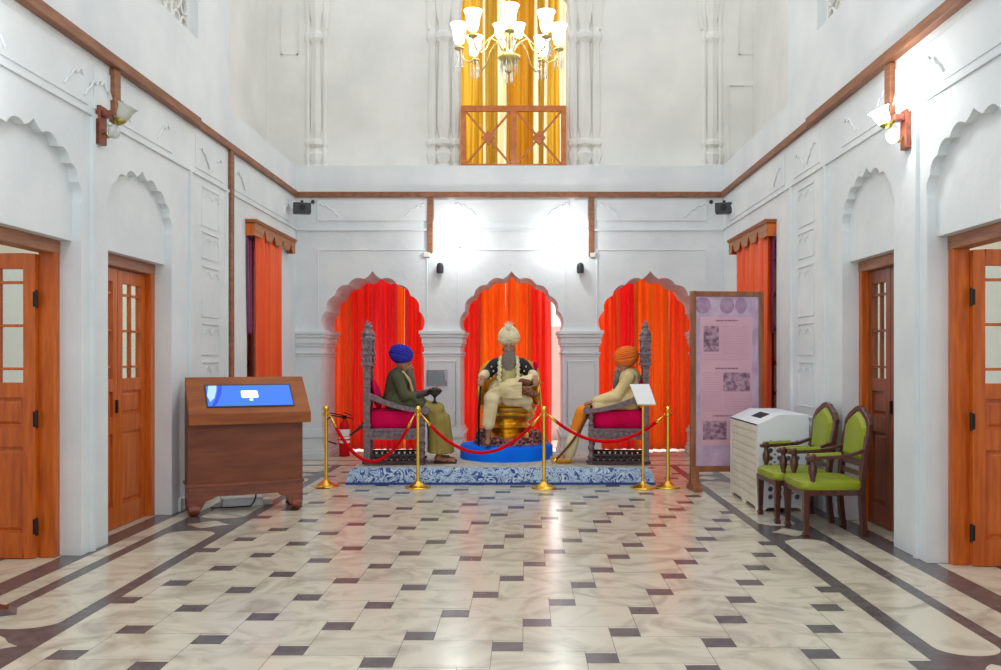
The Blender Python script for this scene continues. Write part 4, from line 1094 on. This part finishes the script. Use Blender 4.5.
b = MB().caps(V(.10,-.44,.77), V(.25,-.43,.74), .068, .052); b.caps(V(.18,-.36,.86), V(.30,-.26,.84), .05, .04); b.build('boot_leg', 'brocade', fc, smooth=True)
for a_, e_ in ((V(-.27,-.40,.06), V(-.285,-.56,.045)), (V(.27,-.43,.715), V(.37,-.49,.70))):
    b = MB().caps(a_, e_, .047, .034); b.caps(e_, e_+(e_-a_).normalized()*.05+V(0,0,.02), .03, .008); b.build('shoe', 'brocade', fc, smooth=True)
t = thing('curved_sword', 'golden curved sword standing under the right side hand of the central figure', 'sword', (gx+.44, gy-.40, PDZ))
pts = [V(-.03,-.02,.84), V(-.015,-.02,.72), V(-.0,-.01,.55), V(.02,0,.36), V(.05,0,.18), V(.10,0,.02)]
MB().tube(pts, [.014,.02,.022,.022,.02,.01], 10, flat=.6).build('scabbard', 'brass', t, smooth=True)
MB().tube([V(-.03,-.02,.83), V(-.04,-.02,.93)], .016, 10).tube([V(-.09,-.02,.84), V(.03,-.02,.84)], .01, 8).build('hilt', 'gold', t, smooth=True)
t = thing('walking_stick', 'dark upright walking stick under the left side hand of the central figure', 'stick', (gx-.40, gy-.40, PDZ))
MB().tube([V(0,0,0), V(.0,0,.45), V(.03,0,.86)], [.012,.016,.017], 10).build('shaft', 'black_metal', t, smooth=True); MB().ell((.032,0,.88), (.028,.028,.03)).build('knob', 'black_bowl', t, smooth=True)
# ------------------------------------------------------------------ fire extinguisher
ex = at(345, 455, 14.6); t = thing('fire_extinguisher', 'red fire extinguisher with black hose standing on floor before left curtain', 'fire extinguisher', (xx(344.5,14.5), 14.5, 0))
MB().lathe([(.075,0),(.085,.015),(.085,.46),(.075,.52),(.045,.56),(.03,.58),(.028,.62)], n=24).build('cylinder', 'ext_red', t, smooth='auto')
MB().lathe([(.087,.22),(.087,.44)], n=24).build('label_band', 'paper', t, smooth='auto'); MB().lathe([(.088,.26),(.088,.285)], n=24).lathe([(.088,.32),(.088,.33)], n=24).build('label_print', 'ext_red', t)
MB().box(-.03,.03,-.03,.03,.60,.66).bar((-.02,0,.66),(-.24,0,.70),.02,.015).bar((-.02,0,.64),(.15,0,.60),.02,.015).bar((0,0,.70),(.12,0,.66),.02,.015).build('valve', 'black_metal', t)
MB().tube([(-.03,0,.63),(-.2,-.02,.66),(-.32,-.02,.55),(-.35,-.02,.38),(-.28,-.02,.25),(-.12,-.03,.20)], .013, 8).build('hose', 'black_plastic', t, smooth=True)
MB().tube([(.09,-.02,.34),(.2,-.03,.42),(.32,-.03,.52)], [.014,.022,.034], 10).build('discharge_horn', 'black_plastic', t, smooth=True)
# ------------------------------------------------------------------ touchscreen kiosk
ka = .36/.97; kang = math.radians(25)
fl = Vector((-3.36, 9.02, 0))
t = thing('touchscreen_kiosk', 'brown wooden touchscreen kiosk with glowing blue screen against left wall', 'kiosk', fl, kang)
W_ = 1.14; D_ = .38
def arch_skirt(x0, x1, zb, zt, n=1):
    return [(x0, zt), (x0, .10), (x0+.03,.05), (x0+.12,.05), (x0+.15,.10), (x0+.17,.14), (x0+.24,.165), (x0+.26,.185), (x1-.26,.185), (x1-.24,.165), (x1-.17,.14), (x1-.15,.10), (x1-.12,.05), (x1-.03,.05), (x1,.10), (x1, zt)]
bd = MB().box(0, W_, 0, .02, .30, .94).box(0, W_, D_-.02, D_, .30, 1.18).box(0, .02, .02, D_-.02, .30, .96).box(W_-.02, W_, .02, D_-.02, .30, .96)
# side gables up to the slope
for x0 in (0, W_-.02): bd.prism([(.0,.93),(D_,.93),(D_,1.25),(0,.96)], [], lambda a, b_, d: (d, a, b_), x0, x0+.02)
bd.box(.02, W_-.02, .02, D_-.02, .30, .32); bd.build('cabinet_body', 'kiosk_body', t)
sk = MB().prism(arch_skirt(0, W_, 0, .30)[::-1], [], lambda a, b_, d: (a, d, b_), -.012, .015)
sk.box(-.015, W_+.015, -.02, D_+.01, .285, .315)
sk.prism([(0,.30),(0,.06),(.09,.06),(.14,.16),(D_-.14,.16),(D_-.09,.06),(D_,.06),(D_,.30)], [], lambda a, b_, d: (d, a, b_), 0, .02); sk.prism([(0,.30),(0,.06),(.09,.06),(.14,.16),(D_-.14,.16),(D_-.09,.06),(D_,.06),(D_,.30)], [], lambda a, b_, d: (d, a, b_), W_-.02, W_)
sk.build('skirt_board', 'kiosk_trim', t, bevel=.003)
for x_, y_ in ((.06,.02),(W_-.06,.02),(.06,D_-.04),(W_-.06,D_-.04)):
    MB().lathe([(.035,0),(.055,.015),(.06,.035),(.045,.055),(.05,.075),(.05,.09)], (x_,y_,0), 16).lathe([(.045,-.05),(.055,0),(.045,.05)], (x_,y_-.015,.06), 14, axis='x').build('foot', 'kiosk_trim', t, smooth='auto')
# sloped top slab: local coordinates; front edge z 1.03 -> back 1.38
S0 = Vector((.0,-.09,1.03)); S1 = Vector((W_+.07,-.09,1.03)); back = .46; rise = .36
def sl(u, v, h=0): # u 0..1 across, v 0..1 up the slope, h along normal
    nrm = Vector((0,-rise,back)).normalized(); return S0.lerp(S1, u)+Vector((0,back*v,rise*v))+nrm*h
tp = MB().hexa([sl(0,0,-.10), sl(1,0,-.10), sl(1,1,-.10), sl(0,1,-.10)], [sl(0,0), sl(1,0), sl(1,1), sl(0,1)])
# vertical front lip
tp = MB(); A0, A1, A2, A3 = sl(0,0), sl(1,0), sl(1,1), sl(0,1); dz = Vector((0,.0,-.115))
tp.hexa([A0+dz, A1+dz, A2+dz, A3+dz], [A0, A1, A2, A3]); tp.build('top_slab', 'kiosk_wood', t, bevel=.006)
u0, u1, v0, v1 = .16, .86, .18, .73
MB().hexa([sl(u0-.012,v0-.03,.001), sl(u1+.012,v0-.03,.001), sl(u1+.012,v1+.035,.001), sl(u0-.012,v1+.035,.001)], [sl(u0-.012,v0-.03,.008), sl(u1+.012,v0-.03,.008), sl(u1+.012,v1+.035,.008), sl(u0-.012,v1+.035,.008)]).build('screen_bezel', 'black_plastic', t)
sc_ = MB().hexa([sl(u0,v0,.002), sl(u1,v0,.002), sl(u1,v1,.002), sl(u0,v1,.002)], [sl(u0,v0,.010), sl(u1,v0,.010), sl(u1,v1,.010), sl(u0,v1,.010)]).build('screen', 'screen', t)
def on(u, v, h=.012): return sl(u0+(u1-u0)*u, v0+(v1-v0)*v, h)
def patch(name, pts, mt, par, h=.0112):
    n = len(pts); MB().add([on(u, v, h) for u, v in pts]+[on(u, v, h-.001) for u, v in pts], [tuple(range(n)), tuple(reversed(range(n, 2*n)))]+[(i, (i+1) % n, (i+1) % n+n, i+n) for i in range(n)]).build(name, mt, par)
patch('screen_image', [(.04,0),(.10,.4),(.13,.75),(.14,1),(.19,1),(.17,.6),(.12,.2),(.08,0)], 'screen_dark', sc_)
patch('screen_image', [(.0,.5),(.03,.2),(.085,.4),(.115,.75),(.125,1),(0.03,1)], 'screen_pale', sc_)
patch('screen_icon', [(.40,.42),(.41,.37),(.59,.37),(.60,.42),(.60,.68),(.59,.73),(.41,.73),(.40,.68)], 'screen_light', sc_, .0116)
patch('screen_icon', [(.49,.24),(.53,.24),(.53,.32),(.49,.32)], 'screen_light', sc_, .0116)
# power box and cable beneath
t = thing('power_box', 'white power box with black cable on floor under the wooden kiosk', 'power box', (-2.98, 9.62, 0), kang)
MB().box(-.22, .20, 0, .2, 0, .095).build('casing', 'white_paint', t, bevel=.01); MB().box(.205, .30, .02, .18, 0, .06).build('adapter', 'cream_paint', t, bevel=.01)
MB().tube([(-.34,-.02,.012),(-.1,-.06,.012),(.06,-.05,.012),(.1,-.02,.05),(.12,.0,.10),(.13,.06,.2)], .008, 8).build('cable', 'cable', t, smooth=True)
# ------------------------------------------------------------------ display banner stand
bY = 10.8; bx_ = xx(690, bY); ex_ = xx(761, 11.0)
t = thing('display_banner', 'tall wood framed mauve display banner with photographs, right of the arches', 'banner', ((bx_+ex_)/2, bY+.05, 0), .06)
hw_ = (ex_-bx_)/2-.005; zt = 2.39; zb = .22
fr = MB().box(-hw_, -hw_+.06, -.03, .03, .0, zt).box(hw_-.06, hw_, -.03, .03, .0, zt).box(-hw_+.06, hw_-.06, -.03, .03, zt-.06, zt).box(-hw_+.06, hw_-.06, -.03, .03, zb, zb+.07)
fr.build('frame', 'frame_wood', t, bevel=.005)
for s in (-1,1):
    x_ = s*(hw_-.05)
    MB().prism([(-.32,0),(.32,0),(.32,.04),(.10,.10),(.05,.28),(-.05,.28),(-.10,.10),(-.32,.04)], [], lambda a, b_, d: (d, a*.62, b_), x_-.05, x_+.05).build('foot', 'frame_wood', t, bevel=.006)
ps = MB().box(-hw_+.055, hw_-.055, -.01, .01, zb+.06, zt-.055).build('poster', 'poster_back', t)
ww = hw_-.06
def pp(name, u0, u1, v0, v1, mt, d):   # u,v fractions of the poster, v downwards
    H_ = zt-.06-(zb+.07); z1 = zt-.06-H_*v0; z0 = zt-.06-H_*v1
    return MB().box(-ww+2*ww*u0, -ww+2*ww*u1, -.01-d, -.01, z0, z1).build(name, mt, ps)
pp('text_panel', .08, .90, .12, .88, 'poster_panel', .003)
pp('photograph', .13, .37, .175, .325, 'poster_photo', .006); pp('photograph', .44, .86, .45, .56, 'poster_photo', .006); pp('photograph', .12, .49, .735, .845, 'poster_photo', .006)
H_ = zt-.06-(zb+.07)
def lines(name, rows, mt, hgt, rs):
    m = MB(); r = random.Random(rs)
    for (u0_, u1_, v) in rows:
        u = u0_
        while u < u1_:
            w2 = r.uniform(.012,.04); z = zt-.06-H_*v
            m.box(-ww+2*ww*u, -ww+2*ww*min(u+w2, u1_), -.0145, -.0128, z-hgt/2, z+hgt/2); u += w2+.012
    m.build(name, mt, ps)
lines('heading_text', [(.32,.68,.143),(.32,.68,.425),(.28,.66,.705)], 'poster_ink', .016, 1)
rows = [(.42,.85,.18+.014*k) for k in range(12)]+[(.12,.42,.45+.014*k) for k in range(17)]+[(.46,.85,.58+.014*k) for k in range(7)]+[(.53,.86,.735+.014*k) for k in range(9)]+[(.13,.85,.345+.014*k) for k in range(3)]
lines('body_text', rows, 'poster_ink_pale', .006, 2)
m = MB()
for k, (u, w2) in enumerate(((.12,.10),(.50,.09),(.72,.07))):
    x_ = -ww+2*ww*u
    m = MB(); m.ell((x_, -.010, zt-.17), (w2, .004, .10), 14, 8); m.build('printed_figure', 'poster_mauve', ps)
# ------------------------------------------------------------------ white perforated donation box
ya, yb_ = 9.32, 10.55; xa, xb = 2.43, 2.96; z1, z2 = .90, 1.0
t = thing('perforated_box', 'large white perforated cover box with sloped top behind green chairs', 'box', ((xa+xb)/2, (ya+yb_)/2, 0), 0)
hx_ = (xb-xa)/2; hy_ = (yb_-ya)/2; th = .02
def scal(x0, x1, top):  # bottom edge with feet
    return [(x0,0),(x0+.07,0),(x0+.09,.03),(x0+.13,.04),(x1-.13,.04),(x1-.09,.03),(x1-.07,0),(x1,0)]
def circ(c, r, n=8): return [(c[0]+r*math.cos(2*PI*k/n), c[1]+r*math.sin(2*PI*k/n)) for k in range(n)]
holes = []
for i in range(4):
    for j in range(8):
        holes.append(circ((-hx_+.135+i*.092, .15+j*.080), .030, 6)); 
        if i < 3 and j < 7: holes.append(circ((-hx_+.181+i*.092, .19+j*.080), .014, 5))
front = MB().prism(scal(-hx_, hx_, 0)+[(hx_, z2),(-hx_+.22, z2),(-hx_, z1)], holes, lambda a, b_, d: (a, d, b_), -hy_, -hy_+th); front.build('front_panel', 'white_paint', t)
MB().prism(scal(-hx_, hx_, 0)+[(hx_, z2),(-hx_+.22, z2),(-hx_, z1)], [], lambda a, b_, d: (a, d, b_), hy_-th, hy_).build('rear_panel', 'white_paint', t)
holes = []
for i in range(12):
    for j in range(9):
        holes.append(circ((-hy_+.10+(i+.5*(j%2))*(2*hy_-.24)/11.5, .14+j*.083), .026, 6))
sd = scal(-hy_+th, -.02, 0)[:-1]+scal(-.02, hy_-th, 0)
MB().prism(sd+[(hy_-th, z1),(-hy_+th, z1)], holes, lambda a, b_, d: (d, a, b_), -hx_, -hx_+th).build('side_panel', 'cream_paint', t)
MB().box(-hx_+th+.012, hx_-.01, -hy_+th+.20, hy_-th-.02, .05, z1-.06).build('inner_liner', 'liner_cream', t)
MB().box(-hx_+th+.012, hx_-.02, -hy_+th+.07, -hy_+th+.09, .05, z1-.06).build('inner_board', 'poster_mauve', t)
tp = MB().hexa([(-hx_,-hy_+th,z1-.015),(-hx_+.22,-hy_+th,z2-.015),(-hx_+.22,hy_-th,z2-.015),(-hx_,hy_-th,z1-.015)], [(-hx_,-hy_+th,z1),(-hx_+.22,-hy_+th,z2),(-hx_+.22,hy_-th,z2),(-hx_,hy_-th,z1)])
tp.box(-hx_+.22, hx_, -hy_+th, hy_-th, z2-.015, z2); tp.build('lid', 'white_paint', t)
MB().hexa([(-hx_+.10,-.34,z1+.0465),(-hx_+.20,-.34,z1+.092),(-hx_+.20,.05,z1+.092),(-hx_+.10,.05,z1+.0465)], [(-hx_+.10,-.34,z1+.049),(-hx_+.20,-.34,z1+.0945),(-hx_+.20,.05,z1+.0945),(-hx_+.10,.05,z1+.049)]).build('vent_slot', 'hole_dark', t)
# ------------------------------------------------------------------ green chairs
def make_chair():
    t = thing('armchair', '', 'chair', group='green leather armchairs along right wall')
    w = .235; yf = -.25; yb = .25
    def leg(x, y, zt, bend=0):
        m = MB()
        if bend == 0:
            rg = []
            for z, e in ((0,.024),(.02,.028),(.05,.02),(.10,.022),(.36,.030),(zt,.032)):
                rg.append([(x-e,y-e,z),(x+e,y-e,z),(x+e,y+e,z),(x-e,y+e,z)])
            m.loft(rg)
        else:
            rg = []
            for z, dy in ((0,.03),(.12,.015),(.28,.0),(.42,0),(.7,.03),(.88,.06)):
                rg.append([(x-.025,y+dy-.025,z),(x+.025,y+dy-.025,z),(x+.025,y+dy+.025,z),(x-.025,y+dy+.025,z)])
            m.loft(rg)
        m.build('leg', 'chair_wood', t, bevel=.004)
    for s in (-1,1): leg(s*w, yf, .40); leg(s*w, yb, .4, 1)
    MB().box(-w-.03, w+.03, yf-.03, yb+.02, .36, .41).build('seat_frame', 'chair_wood', t, bevel=.005)
    rg = []
    for z, e in ((.41,.03),(.435,.04),(.47,.035),(.49,.01),(.50,-.05)):
        rg.append([(math.copysign(abs(math.cos(a))**.3, math.cos(a))*(w+e), (yf+yb)/2-.01+math.copysign(abs(math.sin(a))**.3, math.sin(a))*(.25+e), z) for a in [2*PI*(k+.5)/36 for k in range(36)]])
    MB().loft(rg).build('seat_cushion', 'green_leather', t, smooth='auto')
    for s in (-1,1):
        MB().lathe([(.028,.42),(.03,.46),(.02,.50),(.036,.55),(.038,.60),(.024,.63),(.02,.65),(.034,.67),(.036,.71),(.02,.725)], (s*w, yf+.06, 0), 16).build('arm_post', 'chair_wood', t, smooth='auto')
        MB().loft([[(s*w-e,y,z-.018),(s*w+e,y,z-.018),(s*w+e,y,z+.014),(s*w-e,y,z+.014)] for y, z, e in ((yf-.0,.685,.026),(yf+.1,.69,.032),(-.02,.695,.026),(.14,.71,.022),(yb+.04,.76,.022))]).build('arm', 'chair_wood', t, bevel=.005)
        MB().loft([[(s*w-e,y,z+.01),(s*w+e,y,z+.01),(s*w+e*.7,y,z+.036),(s*w-e*.7,y,z+.036)] for y, z, e in ((yf+.03,.69,.026),(yf+.1,.69,.030),(.06,.70,.024))]).build('arm_pad', 'green_leather', t, bevel=.005)
    # pointed back
    R = Matrix.Rotation(-.13, 3, 'X'); pv = Vector((0, yb+.03, .62))
    def T(a, b_, d): return tuple(R @ (Vector((a, yb+.03+d, b_))-pv)+pv)
    out = [(-w-.02,.60),(w+.02,.60),(w+.03,.98),(w-.03,1.05),(.07,1.12),(0,1.135),(-.07,1.12),(-w+.03,1.05),(-w-.03,.98)]
    inn = [(-w+.03,.66),(w-.03,.66),(w-.02,.95),(w-.07,1.01),(.05,1.075),(0,1.085),(-.05,1.075),(-w+.07,1.01),(-w+.02,.95)]
    MB().prism(out, [inn], T, -.022, .022).build('back_frame', 'chair_wood', t, bevel=.005)
    m = MB(); ins = [(a*.999, .86+(b_-.86)*.999) for a, b_ in inn]; in2 = [(a*.80, .86+(b_-.86)*.82) for a, b_ in inn]
    n = len(ins); vs = [T(a,b_,-.012) for a,b_ in ins]+[T(a,b_,-.045) for a,b_ in in2]+[T(a,b_,.012) for a,b_ in ins]
    m.add(vs, [tuple(range(n,2*n)), tuple(reversed(range(2*n,3*n)))]+[(i,(i+1)%n,(i+1)%n+n,i+n) for i in range(n)]+[(i+2*n,(i+1)%n+2*n,(i+1)%n,i) for i in range(n)])
    m.build('back_cushion', 'green_leather', t, bevel=.006)
    MB().box(-w, w, yb-.0, yb+.035, .52, .56).build('back_rail', 'chair_wood', t)
    return t
ch = make_chair(); ch.location = (2.765, 8.28, 0); ch.scale = (1.1, 1.0, 1.02); ch.rotation_euler = (0,0,-PI/2+.02); ch['label'] = 'green leather armchair nearest the camera, beside the right wall'
c2 = copy_tree(ch); c2.location = (2.68, 8.92, 0); c2.rotation_euler = (0,0,-PI/2+.05); c2['label'] = 'green leather armchair behind the nearer one, beside white perforated box'
# wooden foot at left edge
t = thing('wooden_stand', 'dark brown foot of a wooden stand at left edge of floor', 'stand', (-3.27, 5.62, 0), .5)
MB().hexa([(-.24,-.09,0),(.10,-.09,0),(.10,.09,0),(-.24,.09,0)], [(-.24,-.07,.10),(.05,-.07,.03),(.05,.07,.03),(-.24,.07,.10)]).build('foot', 'chair_wood', t, bevel=.008)
MB().box(-.19,-.11,-.05,.05,0,1.0).build('post', 'chair_wood', t, bevel=.006)
# ------------------------------------------------------------------ lights
lamp((P(456), BY-.34, zz(240,BY)), 13, (1,1,1), .07); lamp((P(562), BY-.34, zz(240,BY)), 13, (1,1,1), .07)
lamp((RX-.30, 7.2, 3.66), 15, (1,1,1), .07); lamp((LX+.38, 5.55, 3.62), 10, (1,1,1), .07)
lamp((chx, chy, chz+.9), 60, (1,.93,.8), .4)
def area(loc, rot, sx, sy, e, col=(1,1,1)):
    l = bpy.data.lights.new('daylight', 'AREA'); l.shape = 'RECTANGLE'; l.size = sx; l.size_y = sy; l.energy = e; l.color = col
    o_ = bpy.data.objects.new('daylight', l); C.objects.link(o_); o_.location = loc; o_.rotation_euler = rot
area((-.2, 17.4, 1.9), (-PI/2,0,0), 6.4, 3.2, 175)
area((-.1, 17.0, 6.4), (-PI/2,0,0), 3, 3, 60)
w = bpy.data.worlds.new('World'); bpy.context.scene.world = w; w.use_nodes = True
bg = w.node_tree.nodes['Background']; bg.inputs[0].default_value = (.935,.965,1,1); bg.inputs[1].default_value = 1.0
# ------------------------------------------------------------------ camera
cam = bpy.data.cameras.new('Camera'); co = bpy.data.objects.new('Camera', cam); C.objects.link(co)
cam.sensor_width = 36; cam.lens = 36*F/1001; cam.shift_x = (500.5-VX)/1001; cam.shift_y = (VY-335)/1001
co.location = (0,0,H); co.rotation_euler = (PI/2,0,0); cam.clip_start = .05; cam.clip_end = 100
bpy.context.scene.camera = co
vs_ = bpy.context.scene.view_settings; vs_.view_transform = 'Standard'; vs_.look = 'None'; vs_.gamma = 1; vs_.use_curve_mapping = False; vs_.exposure = .32
